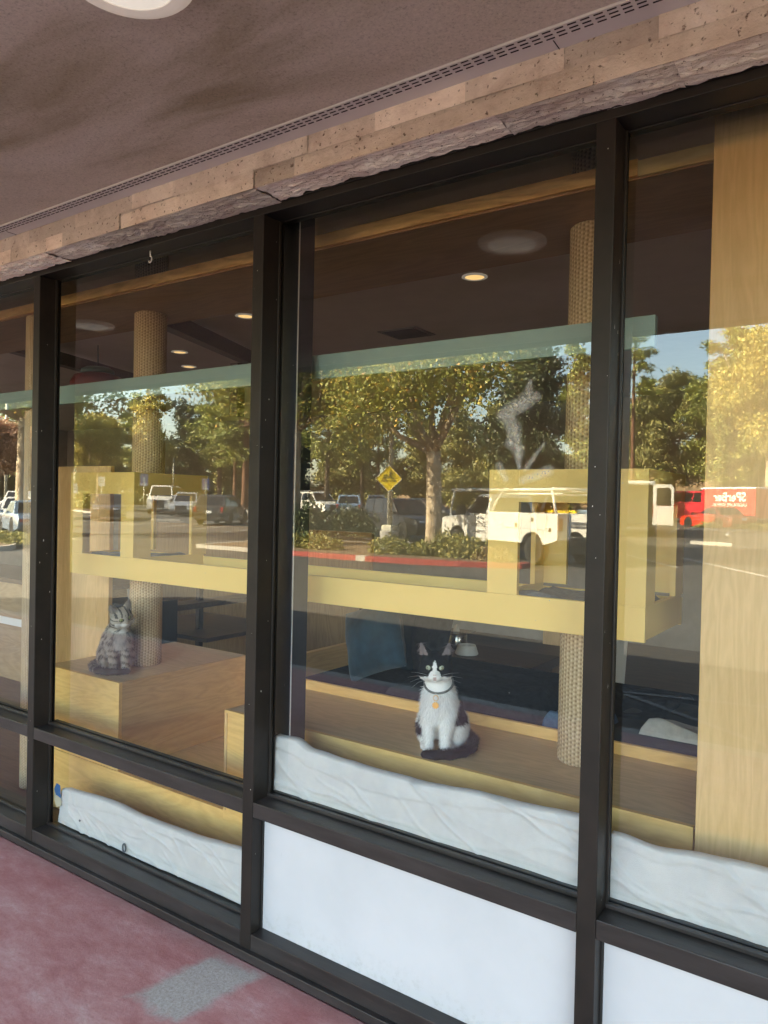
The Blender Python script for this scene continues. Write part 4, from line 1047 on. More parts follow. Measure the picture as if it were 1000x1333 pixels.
    mb = MB(); cN = hw((.0605,0,-.0095)); fz = Vector(head_R[:, 0]); up = Vector(head_R[:, 2]); sd_ = Vector(head_R[:, 1])
    pts = [(0,-.0055,.003),(0,.0055,.003),(0,.0045,-.0005),(0,0,-.0045),(0,-.0045,-.0005)]
    mb.add([Vector(cN)+sd_*p_[1]*scale+up*p_[2]*scale for p_ in pts]+[Vector(cN)-fz*.008*scale+sd_*p_[1]*1.5*scale+up*(p_[2]*1.5)*scale for p_ in pts],
           [(0,1,2,3,4)]+[(i,5+i,5+(i+1)%5,(i+1)%5) for i in range(5)])
    mb.build('nose', pmat(name+'_nose', nose_rgb, rough=.4), o, bevel=.0008)
    for s in (-1, 1):
        mb = MB()
        for k in range(4):
            p0 = hw((.048,s*.017,-.016+.003*(k-2))); l = (.055+.006*(k % 3))
            q1 = hw((.050,s*(.017+l*.6),-.014+.010*(k-2)))
            q2 = hw((.040,s*(.017+l),-.022+.016*(k-2)))
            mb.tube([p0, q1, q2], [.00030,.00025,.0001], 4)
        mb.build('whiskers', pmat(name+'_whisker', (.85,.85,.85), rough=.4), o, smooth=True)
    return o, hw

def nz(P, s, seed):
    # cheap smooth value noise from sines
    x, y, z = P[...,0]*s+seed, P[...,1]*s+seed*1.7, P[...,2]*s+seed*.6
    return (np.sin(x*1.9+np.sin(y*2.3))+np.sin(y*2.7+np.sin(z*1.7))+np.sin(z*2.1+np.sin(x*2.9)))/3

def tux_colour(P, H, T):
    x, y, z = P[:,0], P[:,1], P[:,2]
    n = nz(P, 60, 1.0)
    W = np.array([.90,.885,.86]); K = np.array([.011,.0105,.011])
    C = np.tile(W, (len(P),1))
    hx, hy, hz = H[:,0], H[:,1], H[:,2]
    head = (np.linalg.norm(H*np.array([1,1,.9]), axis=1) < .068) | ((hz > .03) & (np.abs(hy) < .07) & (np.abs(hx) < .05))
    # back and sides
    back = (x < -.002 + .012*n) & (z > .125) & (z < .25)
    C[back & ~head] = K
    neckb = (z > .22) & (x < .028 + .006*n) & ~head
    C[neckb] = K
    patch_r = (y < -.035) & (np.hypot((x+.005)/.042, (z-.070)/.022) < 1+.35*n)
    patch_r2 = (y < -.030) & (np.hypot((x-.000)/.028, (z-.128)/.026) < 1+.35*n)
    patch_l = (y > .030) & (np.hypot((x+.030)/.046, (z-.135)/.045) < 1+.35*n)
    C[(patch_r | patch_r2 | patch_l) & ~head] = K*2.0
    rump = (x < -.105) & (z > .04); C[rump] = K
    # tail: everything low that is outside the body footprint
    tail = (T < .0035) & ~((x > .05) & (x < .1035) & (np.abs(y) < .046) & (z < .03))
    C[tail & ~head] = K
    # face
    bl = .0012 + np.clip((.030-hz)*.42, 0, .05)            # blaze widening downward
    black = ((hz > .030) & (np.abs(hy) > -1)) | (hz > -.013 + .18*(np.abs(hy)-.02)*-1 - .12*np.abs(hy)) & (np.abs(hy) > bl)
    C[head & black] = K
    C[head & (hx < -.012) & (hz > -.03)] = K
    inner = head & (hz > .036) & (np.abs(hy) > .024)
    front = inner & (hx > .004 - (hz-.03)*.22)
    C[inner] = K
    fi = head & (hz > .040) & (np.abs(np.abs(hy)-(.031+(hz-.03)*.29)) < .0135*(1-(hz-.04)/.05)) & (hx > -.006)
    C[fi] = np.array([.24,.19,.185])
    eyer = head & (hx > .02) & (np.hypot((np.abs(hy)-.0195)/.013, (hz-.008)/.0105) < 1)
    C[eyer] = K
    m = head & (hx > .045) & (np.abs(hy) < .004) & (hz < -.014) & (hz > -.027)
    C[m] = np.array([.55,.42,.40])
    return C

def tabby_colour(P, H, T):
    x, y, z = P[:,0], P[:,1], P[:,2]
    n = nz(P, 38, 2.0)
    G = np.array([.50,.43,.345]); D = np.array([.06,.052,.045]); W = np.array([.72,.69,.65]); B = np.array([.54,.46,.37])
    C = np.tile(G, (len(P),1))
    # stripes wrap the body: bands along a bent spine coordinate
    n2 = nz(P, 110, 5.0)
    s = np.sin((x*1.1 - z*.75)*118 + 3.4*n + 1.4*n2 + np.abs(y)*26)
    t = np.clip((s-.15)/.6, 0, 1)[:, None]
    C = C*(1-t*.86)+D*t*.86
    C = C*(1+.22*n2[:, None])
    belly = np.clip((x-.045)/.03, 0, 1)*np.clip((z-.06)/.03, 0, 1)*np.clip((.23-z)/.05, 0, 1)*np.clip((.034-np.abs(y))/.02, 0, 1)
    C = C*(1-belly[:, None]*.7)+W*belly[:, None]*.7
    legs = (z < .125) & (x > .03) & (np.abs(y) < .055)
    ls = np.clip((np.sin(z*190+n*3.0+x*40)-.2)/.5, 0, 1)[:, None]
    LC = B*1.05*(1-ls*.85)+D*ls*.85
    C[legs] = LC[legs]
    paws = (z < .026) & (x > .055); C[paws] = W
    hf = (z < .03) & (x > .005) & (np.abs(y) > .06); C[hf] = B*1.1
    tail = (T < .0035) & ~((x > .05) & (x < .1035) & (np.abs(y) < .046) & (z < .03))
    ts = np.clip((np.sin(x*120+y*60)-.0)/.4, 0, 1)[:, None]
    TC = B*.55*(1-ls*0)*(1-ts*.85)+D*ts*.85
    C[tail] = TC[tail]
    tip = tail & (x > .05); C[tip] = D
    hx, hy, hz = H[:,0], H[:,1], H[:,2]
    head = (np.linalg.norm(H*np.array([1,1,.9]), axis=1) < .068) | ((hz > .03) & (np.abs(hy) < .07) & (np.abs(hx) < .05))
    C[head] = G*1.05
    st = head & (np.sin(np.abs(hy)*330+1.0+hz*60+n*1.2) > .35) & (hz > .016) & (hx > -.01); C[st] = D*2.0
    ck = head & (np.abs(hy) > .022) & (hz < .006) & (np.sin((hz+np.abs(hy)*.45)*330+n*1.5) > .45); C[ck] = D*2.0
    top = head & (hx < -.005) & (hz > .0) & (hz < .05) & (np.abs(hy) < .028); C[top] = D*1.3
    muz = head & (hx > .030) & (hz < -.006); C[muz] = W*1.05
    br = head & (hx > .028) & (np.abs(hy) < .008) & (hz > -.008) & (hz < .014); C[br] = B*.9
    er = head & (hx > .02) & (np.hypot((np.abs(hy)-.0195)/.013, (hz-.008)/.0105) < 1); C[er] = B*1.1
    ed = head & (hx > .02) & (np.hypot((np.abs(hy)-.0195)/.0105, (hz-.008)/.0080) < 1); C[ed] = D
    ear = head & (hz > .036) & (np.abs(hy) > .022); C[ear] = G*.75
    fi = head & (hz > .040) & (np.abs(np.abs(hy)-(.031+(hz-.03)*.29)) < .0135*(1-(hz-.04)/.05)) & (hx > -.006); C[fi] = np.array([.42,.35,.30])
    return C

tx_tail = [(-.13,.02,.03),(-.13,.075,.024),(-.07,.112,.021),(.00,.118,.020),(.062,.098,.019),(.104,.056,.0185),(.121,.008,.018),(.122,-.030,.0175)]
HR1 = rotm(R(8), R(5), R(2))
cat1, hw1 = make_cat('tuxedo_cat', 'black and white cat with a collar and gold tag sitting upright on the oak platform', (-1.335, .450, ZP), R(-70), 1.0, (.062,-.010,.309), HR1, tx_tail, tux_colour, (.50,.52,.38), (.55,.30,.28), 3, fat=.94, fur_n=42000)
# collar with ring and tag
mb = MB()
cc = np.array((.046,0,.250)); axn = Vector((.52,0,.86)).normalized(); ux = Vector((.86,0,-.52)).normalized(); uy = Vector((0,1,0))
mb.tube([Vector(cc)+ux*math.cos(a)*.0520+uy*math.sin(a)*.0505 for a in np.linspace(0,2*PI,41)], .0040, 8, cap=False)
col_ = mb.build('collar', pmat('grey_collar', (.22,.21,.19), (.05,.05,.05), scale=160, rough=.6), cat1, smooth=True)
fx = Vector(cc)+ux*.057
mb = MB(); mb.tube([fx+Vector((.0035,0,-.0125))+Vector((0,math.cos(a)*.0085,math.sin(a)*.0095)) for a in np.linspace(0,2*PI,25)], .0013, 6, cap=False); mb.build('tag_ring', M['gold'], col_, smooth=True)
mb = MB()
def disc(c, r, th, n=20, star=0):
    pts = []
    for k in range(n):
        a = 2*PI*k/n; rr = r*(1+star*(.5 if k % 2 else -.5)); pts.append((rr*math.cos(a), rr*math.sin(a)))
    V_ = [Vector(c)+Vector((-th,y,z)) for y,z in pts]+[Vector(c)+Vector((th,y,z)) for y,z in pts]
    return V_, [tuple(reversed(range(n))), tuple(range(n,2*n))]+[(i,(i+1)%n,n+(i+1)%n,n+i) for i in range(n)]
V_, F_ = disc(fx+Vector((.006,0,-.037)), .0115, .001, 16, .22); mb.add(V_, F_); mb.build('gold_tag', M['gold'], col_, fix=True)

tb_tail = [(-.13,-.02,.03),(-.125,-.08,.024),(-.07,-.116,.021),(.0,-.122,.020),(.062,-.104,.019),(.104,-.062,.0185),(.122,-.012,.018),(.118,.035,.0175)]
HR2 = rotm(R(20), R(16), R(13))
cat2, hw2 = make_cat('tabby_cat', 'grey striped tabby cat sitting on the tall oak box with head lowered', (-3.235, .475, ZP), R(-28), .96, (.072,0.006,.292), HR2, tb_tail, tabby_colour, (.42,.45,.20), (.45,.24,.20), 5, fat=1.03, fur_n=42000)
#==PART4==
# ------------------------------------------------------------------ the parking lot in front of the shop (seen in the glass)
def gz(x, y):
    z = -.15 + .0165*max(0.0, -y-14)
    r = math.hypot(x, y)
    return z
def terrain_z(x, y):
    r = math.hypot(x*.92, y)
    t = min(1, max(0, (r-92)/60)); t = t*t*(3-2*t)
    base = -.15 + .0165*min(90, max(0.0, -y-14))
    hx = min(1, max(.12, (x+95)/45))
    return base + t*10*hx + (t > 0)*t*2.0*hx*fbm((x*.02, y*.02, 0), 3)
mb = MB()
ang = np.radians(np.linspace(180, 360, 91)); rad = [0, 8, 16, 30, 50, 70, 88, 94, 100, 106, 112, 120, 130, 142, 156, 175, 200, 240, 300, 400, 600, 900]
V_ = []; F_ = []
na = len(ang)
for r_ in rad:
    for a in ang:
        x, y = r_*math.cos(a), -3.46 + r_*math.sin(a)
        V_.append((x, y, terrain_z(x, y)))
for i in range(len(rad)-1):
    for j in range(na-1):
        F_.append((i*na+j, (i+1)*na+j, (i+1)*na+j+1, i*na+j+1))
mb.add([v for v in V_], [f for f, in zip(F_)], 0)
mb.MI = [0 if max(math.hypot(V_[k][0]*.92, V_[k][1]) for k in f) < 95 else 1 for f in F_]
o = mb.build('parking_lot', [M['asphalt'], M['dryhill']], smooth=True)
for p in o.data.polygons:
    if p.normal.z < 0: pass
tag(o, kind='structure')

def sheet(name, quads, mat, dz=.006):
    mb = MB()
    for q in quads:
        mb.add([(x, y, gz(x, y)+dz) for x, y in q], [tuple(range(len(q)))])
    return tag(mb.build(name, mat, fix=True), kind='structure')
def strip(x0, y0, x1, y1, w):
    d = Vector((x1-x0, y1-y0)).normalized(); s = Vector((-d.y, d.x))*w/2
    n = max(1, int(math.hypot(x1-x0, y1-y0)/4)); out = []
    for i in range(n):
        a = Vector((x0, y0)).lerp(Vector((x1, y1)), i/n); c = Vector((x0, y0)).lerp(Vector((x1, y1)), (i+1)/n)
        out.append([tuple(a-s), tuple(c-s), tuple(c+s), tuple(a+s)])
    return out
q = []
for k in range(12):      # stalls beside the far aisle at left
    x = -26-2.9*k; q += strip(x, -22.5-.35*k, x-2.2, -29.5-.35*k, .10)
for k in range(9):
    x = -1.5-2.8*k; q += strip(x, -38.5, x-.9, -44.5, .10)
for k in range(14):
    x = -14-2.8*k; q += strip(x, -37.5, x-.9, -43, .10)
q += strip(-22, -13.2, -58, -28, .12) + strip(-18, -23, -22.5, -27.6, .1) + strip(-15.2, -22.2, -19.8, -26.8, .1) + strip(-5, -19.5, -8.5, -24.5, .1) + strip(-2.2, -18, -5.7, -23, .1) + strip(-8, -30.5, 3, -28, .1)
sheet('stall_lines', q, M['line'])
sheet('worn_lines', strip(-.6, -4.0, -2.05, -4.95, .07) + strip(-2.6, -4.9, 1.5, -5.9, .07), pmat('faded_road_paint', (.21,.205,.19), (.14,.135,.13), scale=20, rough=.8))

def island(name, poly, kerbmat, red=None):
    # kerb ring with soil inside; poly counter-clockwise
    n = len(poly); c = Vector((sum(p[0] for p in poly)/n, sum(p[1] for p in poly)/n))
    inn = [tuple(c+(Vector(p)-c)*(1-.17/max(.4, (Vector(p)-c).length))) for p in poly]
    mb = MB()
    for i in range(n):
        j = (i+1) % n
        mi = 1 if (red and i in red) else 0
        for (a, b_, dz0, dz1) in ((poly[i], poly[j], -.1, .15),):
            A0 = (*a, gz(*a)-.1); B0 = (*b_, gz(*b_)-.1); A1 = (*a, gz(*a)+.15); B1 = (*b_, gz(*b_)+.15)
            mb.add([A0,B0,B1,A1], [(0,1,2,3)], mi)
        ai, bi = inn[i], inn[j]
        mb.add([(*poly[i],gz(*poly[i])+.15),(*poly[j],gz(*poly[j])+.15),(*bi,gz(*bi)+.15),(*ai,gz(*ai)+.15)], [(0,1,2,3)], mi)
    tag(mb.build(name+'_kerb', [kerbmat, M['curbred']], bevel=0), kind='structure')
    mb = MB(); mb.add([(*p, gz(*p)+.145) for p in inn], [tuple(range(n))]); tag(mb.build(name+'_soil', M['soil']), kind='structure')
isl = [(-19.5,-15.1),(-16.1,-15.2),(-12.9,-15.25),(-12.55,-15.23),(-11,-15.42),(-9.7,-15.7),(-8.9,-15.98),(-8.2,-16.3),(-8.05,-16.6),(-8.5,-16.85),(-10.2,-17.75),(-11.6,-18.55),(-12.6,-19.3),(-14.5,-20.0),(-19.5,-20.2)]
island('planting_island', isl, M['curbgrey'], red={1,3,4,5,6,7,8})
def ell_poly(cx, cy, a, b_, rot, n=18):
    return [(cx+a*math.cos(t)*math.cos(rot)-b_*math.sin(t)*math.sin(rot), cy+a*math.cos(t)*math.sin(rot)+b_*math.sin(t)*math.cos(rot)) for t in np.linspace(0,2*PI,n,endpoint=False)]
island('round_island', ell_poly(-7.6,-44.3,2.6,1.0,R(-20)), M['curbgrey'])
island('far_island', ell_poly(-60,-38.5,11,2.0,R(28)), M['curbgrey'])
island('side_island', ell_poly(-26.5,-11.2,4.5,1.1,R(18)), M['curbgrey'])

# ------------------------------------------------------------------ vegetation
def quads_at(P, size, r, elong=1.0, up=None):
    n = len(P)
    a = r.normal(size=(n,3)); a /= np.linalg.norm(a, axis=1)[:, None]
    if up is not None:
        a = a + np.array([0,0,up]); a /= np.linalg.norm(a, axis=1)[:, None]
    t = r.normal(size=(n,3)); s = np.cross(a, t); s /= np.linalg.norm(s, axis=1)[:, None]
    sz = size*r.uniform(.6,1.3,(n,1))
    u = a*sz*.5*elong; v = s*sz*.5
    V = np.stack([P-u, P+v*.9, P+u, P-v*.9], 1).reshape(-1,3)
    return V, np.arange(n*4).reshape(-1,4)

def crown_points(lobes, nclump, per, sig, r, shell=.55):
    pts = []
    w = np.array([l[3]*l[4]*l[5] for l in lobes])**.67; w /= w.sum()
    for k in range(nclump):
        l = lobes[r.choice(len(lobes), p=w)]
        d = r.normal(size=3); d /= np.linalg.norm(d)
        rr = r.uniform(shell, 1.0)
        c = np.array(l[:3]) + d*rr*np.array(l[3:6])
        pts.append(c + r.normal(size=(per,3))*sig*r.uniform(.6,1.3)*np.array([1,1,.7]))
    return np.concatenate(pts)

def make_tree(name, label, x, y, H, rad, kind, leaf, bark, trunk_r, seed, cb=.35, group='trees around the parking lot', lsize=None, dens=1.0, lean=(0,0)):
    r = np.random.default_rng(seed)
    z0 = terrain_z(x, y)
    t = thing(name, label, 'tree', (x, y, z0), group=group)
    dist = math.hypot(x, y)
    mb = MB()
    top = np.array([lean[0], lean[1], H*.92])
    def tp(s): return np.array([lean[0]*s**1.5, lean[1]*s**1.5, H*.92*s]) + np.array([math.sin(s*5+seed), math.cos(s*4+seed*2), 0])*trunk_r*.5*s
    ss = np.linspace(0, 1, 10)
    if kind == 'broad':
        ft = cb*1.05
        mb.tube([tp(s*ft/.92)-np.array([0,0,.15])*(s == 0) for s in np.linspace(0,1,7)], [trunk_r*(1.35 if i == 0 else 1.05-.035*i) for i in range(7)], 12)
        lobes = []
        nl = 8
        base = tp(ft/.92)
        for k in range(nl):
            a = 2*PI*k/nl + r.uniform(-.3,.3); rr = rad*r.uniform(.35,.72); zz = H*r.uniform(cb+.12, .84)
            c = np.array([lean[0]*.5+rr*math.cos(a), lean[1]*.5+rr*math.sin(a), zz])
            sr = rad*r.uniform(.36,.56)
            lobes.append((*c, sr, sr, sr*r.uniform(.65,.95)))
            midp = base*.45+c*.55+np.array([0,0,-H*.04])
            mb.tube([base-np.array([0,0,.2]), midp, c], [trunk_r*.55, trunk_r*.32, trunk_r*.1], 7)
            for q in range(2):
                e = c + r.normal(size=3)*sr*.6; mb.tube([midp, (midp+e)/2+r.normal(size=3)*.1, e], [trunk_r*.2, trunk_r*.13, trunk_r*.04], 5)
        lobes.append((lean[0]*.5, lean[1]*.5, H*.80, rad*.55, rad*.55, H*.17))
        lobes.append((lean[0]*.4, lean[1]*.4, H*(cb+.28), rad*.62, rad*.62, H*.16))
        ls = (lsize or .16)*.62
        n = int(330*dens); P = crown_points(lobes, n, 92, rad*.075+.06, r, .45)
        V, F = quads_at(P, ls, r, 1.25, up=.3)
    elif kind == 'pine':
        mb.tube([tp(s)-np.array([0,0,.15])*(s == 0) for s in ss], [trunk_r*(1.25 if i == 0 else 1-.085*i) for i in range(10)], 9)
        P = []
        nb = int(34*dens*max(1, H/12))
        for k in range(nb):
            s = cb + (1-cb)*((k+.5)/nb)**.9 + r.uniform(-.02,.02); s = min(.99, max(cb+.005, s))
            a = r.uniform(0, 2*PI)
            prof = math.sin(PI*min(1,max(.06,((s-cb)/(1-cb))**.75)))**.6*(1-.35*((s-cb)/(1-cb)))
            L_ = rad*prof*r.uniform(.55,1.15)+.2
            b0 = tp(s); e = b0 + np.array([math.cos(a)*L_, math.sin(a)*L_, L_*r.uniform(.0,.35)])
            mb.tube([b0, (b0+e)/2+np.array([0,0,-.06*L_]), e], [trunk_r*.22, trunk_r*.13, .02], 5)
            nc = max(2, int(L_*2.2))
            for q in range(nc):
                c = b0+(e-b0)*r.uniform(.4,1.05) + r.normal(size=3)*.22
                P.append(c + r.normal(size=(46,3))*np.array([.30,.30,.20])*(.7+.25*rad/3))
        P.append(tp(1.0)+r.normal(size=(40,3))*np.array([.25,.25,.45]))
        P = np.concatenate(P); ls = (lsize or .36)*.70
        V, F = quads_at(P, ls, r, 1.7)
        V = V.reshape(-1,4,3); c = V.mean(1, keepdims=True); w_ = V[:, 1:2]-c; V[:, 1:2] = c+w_*.42; V[:, 3:4] = c-w_*.42; V = V.reshape(-1,3)
    else:   # dense column / mass
        mb.tube([tp(s*.8)-np.array([0,0,.15])*(s == 0) for s in ss], [trunk_r*(1.2 if i == 0 else 1-.08*i) for i in range(10)], 8)
        lobes = []
        for k in range(9):
            s = cb + (1-cb)*k/8.5; a = r.uniform(0, 2*PI); pr = rad*(1-.62*((s-cb)/(1-cb))**1.6)
            lobes.append((math.cos(a)*pr*.4, math.sin(a)*pr*.4, H*s, pr*.72, pr*.72, H*.11))
            mb.tube([tp(max(.1, s-.18)), np.array([math.cos(a)*pr*.5, math.sin(a)*pr*.5, H*s])], [trunk_r*.4, .03], 5)
        ls = (lsize or .3)*.62
        P = crown_points(lobes, int(300*dens), 80, rad*.07+.08, r, .6)
        V, F = quads_at(P, ls, r, 1.3)
    mb.build('trunk', bark, t, smooth=True, fix=False)
    np_mesh('crown', V, F, leaf, t)
    return t

make_tree('sycamore_tree', 'sycamore with mottled pale trunk on the red kerbed island, by the yellow sign', -12.0, -18.1, 9.6, 3.3, 'broad', M['lf_syc'], M['bark'], .255, 21, cb=.34, lsize=.15, dens=1.25)
make_tree('sycamore_tree', 'shaded sycamore at the left end of the island beside the middle mullion', -17.6, -17.9, 9.8, 3.6, 'broad', M['lf_syc'], M['bark'], .24, 22, cb=.42, lsize=.16, dens=1.3)
make_tree('sycamore_tree', 'wide sycamore whose high leaves reach over the left bays', -30.5, -15.2, 10.5, 4.6, 'broad', M['lf_syc'], M['bark'], .26, 23, cb=.46, lsize=.2, dens=1.2)
make_tree('sycamore_tree', 'sunlit sycamore at upper right of the second bay, above the parked cars', -32.5, -33.0, 11.0, 3.9, 'broad', M['lf_syc'], M['bark2'], .24, 24, cb=.42, lsize=.2, dens=1.2)
make_tree('evergreen_tree', 'dense near black evergreen right of the pale sycamore trunk', -16.6, -35.4, 11.0, 2.9, 'mass', M['lf_dark'], M['bark3'], .25, 25, cb=.16, lsize=.24, dens=1.5)
make_tree('poplar_tree', 'tall sunlit narrow tree beside the dark evergreen, by the right mullion', -19.6, -51.3, 13.2, 2.1, 'mass', M['lf_pine'], M['bark2'], .22, 26, cb=.12)
make_tree('pine_tree', 'slim pine with open tufts of needles against the blue sky', -20.6, -68.6, 20, 2.0, 'pine', M['lf_pine'], M['bark2'], .26, 27, cb=.52, dens=.55)
make_tree('pine_tree', 'large spreading pine with dark low branches behind the red car', -18.2, -73.5, 14.8, 6.0, 'pine', M['lf_olive'], M['bark3'], .42, 28, cb=.22, dens=2.3, lsize=.42)
make_tree('pine_tree', 'tall pine reflected on the oak panel left of the trailer', -12.3, -70.0, 18.0, 5.0, 'pine', M['lf_pine'], M['bark3'], .35, 29, cb=.14, dens=2.3, lsize=.42)
make_tree('broadleaf_tree', 'golden broad tree with pale trunk at the right end of the red trailer', -7.6, -57.5, 14.5, 4.6, 'broad', M['lf_yel'], M['bark'], .42, 30, cb=.30, lsize=.3, dens=1.5)
make_tree('broadleaf_tree', 'round golden green young tree with thin pale trunk on the far island', -60.4, -39.3, 9.2, 2.8, 'broad', M['lf_yel'], M['bark'], .10, 31, cb=.36, lsize=.24, dens=1.1)
make_tree('pine_tree', 'pine with reddish trunk at left edge of the second bay', -71.5, -43.4, 13.5, 3.4, 'pine', M['lf_pine'], M['bark2'], .36, 32, cb=.34, dens=1.6)
make_tree('broadleaf_tree', 'pale thin crowned tree behind the left sisal post', -57.8, -43.1, 13.0, 2.2, 'mass', M['lf_yel'], M['bark'], .15, 33, cb=.22, dens=.7)
make_tree('evergreen_tree', 'dark round evergreen behind the white van', -67.5, -55, 12.0, 3.8, 'mass', M['lf_dark'], M['bark3'], .3, 34, cb=.12, dens=1.2)
make_tree('pine_tree', 'first of three red trunked pines behind the parked cars, furthest left', -52.5, -46.8, 14.5, 3.2, 'pine', M['lf_pine'], M['bark2'], .26, 35, cb=.28, dens=1.5)
make_tree('pine_tree', 'middle one of three red trunked pines behind the parked cars', -48.4, -44.8, 13.5, 2.8, 'pine', M['lf_pine'], M['bark2'], .22, 36, cb=.32, dens=1.4)
make_tree('pine_tree', 'thickest of three red trunked pines, beside the middle mullion', -45.3, -43.0, 15.0, 3.2, 'pine', M['lf_pine'], M['bark2'], .34, 37, cb=.30, dens=1.5)
make_tree('pine_tree', 'dark trunked pine behind the white and blue cars', -37.9, -44.7, 13.0, 3.0, 'pine', M['lf_pine'], M['bark3'], .24, 38, cb=.36, dens=1.4)
make_tree('pine_tree', 'bushy pine left of the yellow sign, in front of the dry slope', -44.5, -58.4, 13.2, 3.2, 'pine', M['lf_pine'], M['bark3'], .24, 39, cb=.36, dens=1.5)
make_tree('pine_tree', 'twin stemmed pine just left of the tall lamp pole', -41.4, -56.9, 12.2, 2.6, 'pine', M['lf_pine'], M['bark3'], .2, 40, cb=.40, dens=1.3)
make_tree('olive_tree', 'rounded olive coloured tree behind the black car', -33.2, -59.0, 9.5, 4.0, 'mass', M['lf_olive'], M['bark3'], .25, 41, cb=.10, dens=1.3)
make_tree('olive_tree', 'sunlit olive coloured tree behind the cab of the white truck', -27.5, -54.0, 8.8, 2.6, 'mass', M['lf_olive'], M['bark3'], .22, 42, cb=.24, dens=1.1)
make_tree('jacaranda_tree', 'small rusty leaved tree with dark limbs at the far left', -47.5, -23.0, 6.6, 2.6, 'broad', M['lf_red'], M['bark3'], .16, 43, cb=.42, lsize=.22)
make_tree('pine_tree', 'pine at the far left behind the lamp pole', -62.0, -33.5, 13.5, 3.6, 'pine', M['lf_pine'], M['bark2'], .3, 44, cb=.26, dens=1.5)
# trees on the slope behind
back = [(-98,-52,'olive'),(-90,-66,'pine'),(-84,-76,'olive'),(-62,-78,'pine'),(-55,-86,'olive'),(-38,-84,'pine'),(-31,-90,'olive'),(-24,-86,'pine'),(-15,-97,'olive'),(-6,-88,'pine'),(2,-84,'olive'),(-110,-40,'pine'),(-47,-97,'olive')]
back += [(-88,-46,'dark'),(-82,-54,'olive'),(-76,-60,'dark'),(-95,-40,'dark'),(-60,-66,'dark'),(-53,-69,'olive'),(-68,-64,'olive')]
blab = ['olive tree on the slope, far left behind the other pines','tall pine on the slope behind the dark evergreen','olive tree on the slope beyond the utility pole','pine on the slope behind the three red trunks','olive tree on the slope right of the three red trunks','pine on the dry slope above the blue car','olive tree on the dry slope above the black car','pine on the slope behind the sunlit narrow tree','olive tree on the slope above the open van','pine on the slope above the red trailer','olive tree on the slope right of the trailer','pine on the slope beyond the leftmost bay','olive tree high on the slope behind the tall lamp pole','dark hedge like tree low behind the round golden tree','olive hedge like tree behind the left lamp pole','dark hedge like tree behind the white van','dark hedge like tree beyond the leftmost bay','dark hedge like tree behind the middle mullion','olive hedge like tree right of the middle mullion','olive hedge like tree behind the three red trunks']
for k, ((x, y, kd), lb) in enumerate(zip(back, blab)):
    if kd == 'pine': make_tree('pine_tree', lb, x, y, 13+3*(k % 3), 3.8, 'pine', M['lf_pine'], M['bark3'], .3, 60+k, cb=.2, dens=1.3, lsize=.5, group='trees on the dry slope')
    elif k >= 13: make_tree('hedge_tree', lb, x, y, 7.5+1.2*(k % 3), 5.2, 'mass', M['lf_dark'] if kd == 'dark' else M['lf_olive'], M['bark3'], .25, 60+k, cb=.03, dens=1.2, lsize=.5, group='tall hedge trees at the edge of the lot')
    else: make_tree('olive_tree', lb, x, y, 10+2*(k % 3), 4.4, 'mass', M['lf_olive'], M['bark3'], .3, 60+k, cb=.1, dens=1.1, lsize=.45, group='trees on the dry slope')

def bush(label, x, y, rx, ry, h, seed, leaf=None, n=1500, sz=.06):
    r = np.random.default_rng(seed)
    d = r.normal(size=(n,3)); d /= np.linalg.norm(d, axis=1)[:, None]; d[:, 2] = np.abs(d[:, 2])
    rr = r.uniform(.55,1.05,(n,1))*(1+.18*np.sin(d[:, :1]*7+seed)*np.cos(d[:, 1:2]*6))
    P = d*rr*np.array([rx, ry, h])
    V, F = quads_at(P, sz, r, 1.5, up=.5)
    o = np_mesh('shrub', V, F, leaf or M['lf_bush'])
    o.location = (x, y, terrain_z(x, y)+.13)
    return tag(o, label, 'shrub', 'low shrubs on the planting islands')
bush('low clipped shrub just right of the concrete lamp base', -12.6, -16.55, .75, .5, .55, 1)
bush('low shrub in front of the pale sycamore trunk', -11.6, -16.75, .55, .45, .42, 2)
bush('low shrub right of the pale sycamore trunk, tallest of the row', -10.9, -17.1, .75, .55, .75, 3)
bush('low spreading shrub before the front wheel of the white truck', -10.1, -16.75, .85, .5, .62, 4)
bush('dry low shrub at the right tip of the red kerb', -9.1, -16.55, .6, .32, .40, 5, M['needle_tan'])
bush('low shrub left of the spiky agave', -16.9, -16.6, .9, .6, .60, 6)
bush('low shrub right of the spiky agave', -15.2, -16.5, .8, .55, .50, 7)
bush('tall dark shrub beside the shaded trunk near the middle mullion', -16.9, -17.8, .8, .7, 1.5, 8, M['lf_dark'], 2500, .09)
bush('brown hedge like shrub behind the shaded trunk', -18.6, -22.4, 1.5, .6, 1.25, 9, M['lf_dark'], 3000, .09)
bush('flat shrub under the round golden young tree', -60.2, -38.9, 5.2, 1.4, .75, 10, None, 4000, .16)
bush('clipped hedge left of the round golden young tree', -68, -42.5, 3.0, 1.2, 1.5, 11, None, 4000, .18)
bush('ground shrub on the small island behind the red car', -7.6, -44.3, 2.2, .7, .40, 12, M['lf_yel'], 2500, .12)
bush('flat hedge on the side island in the leftmost bay', -26.5, -11.2, 4.0, .8, .40, 13, None, 5000, .08)
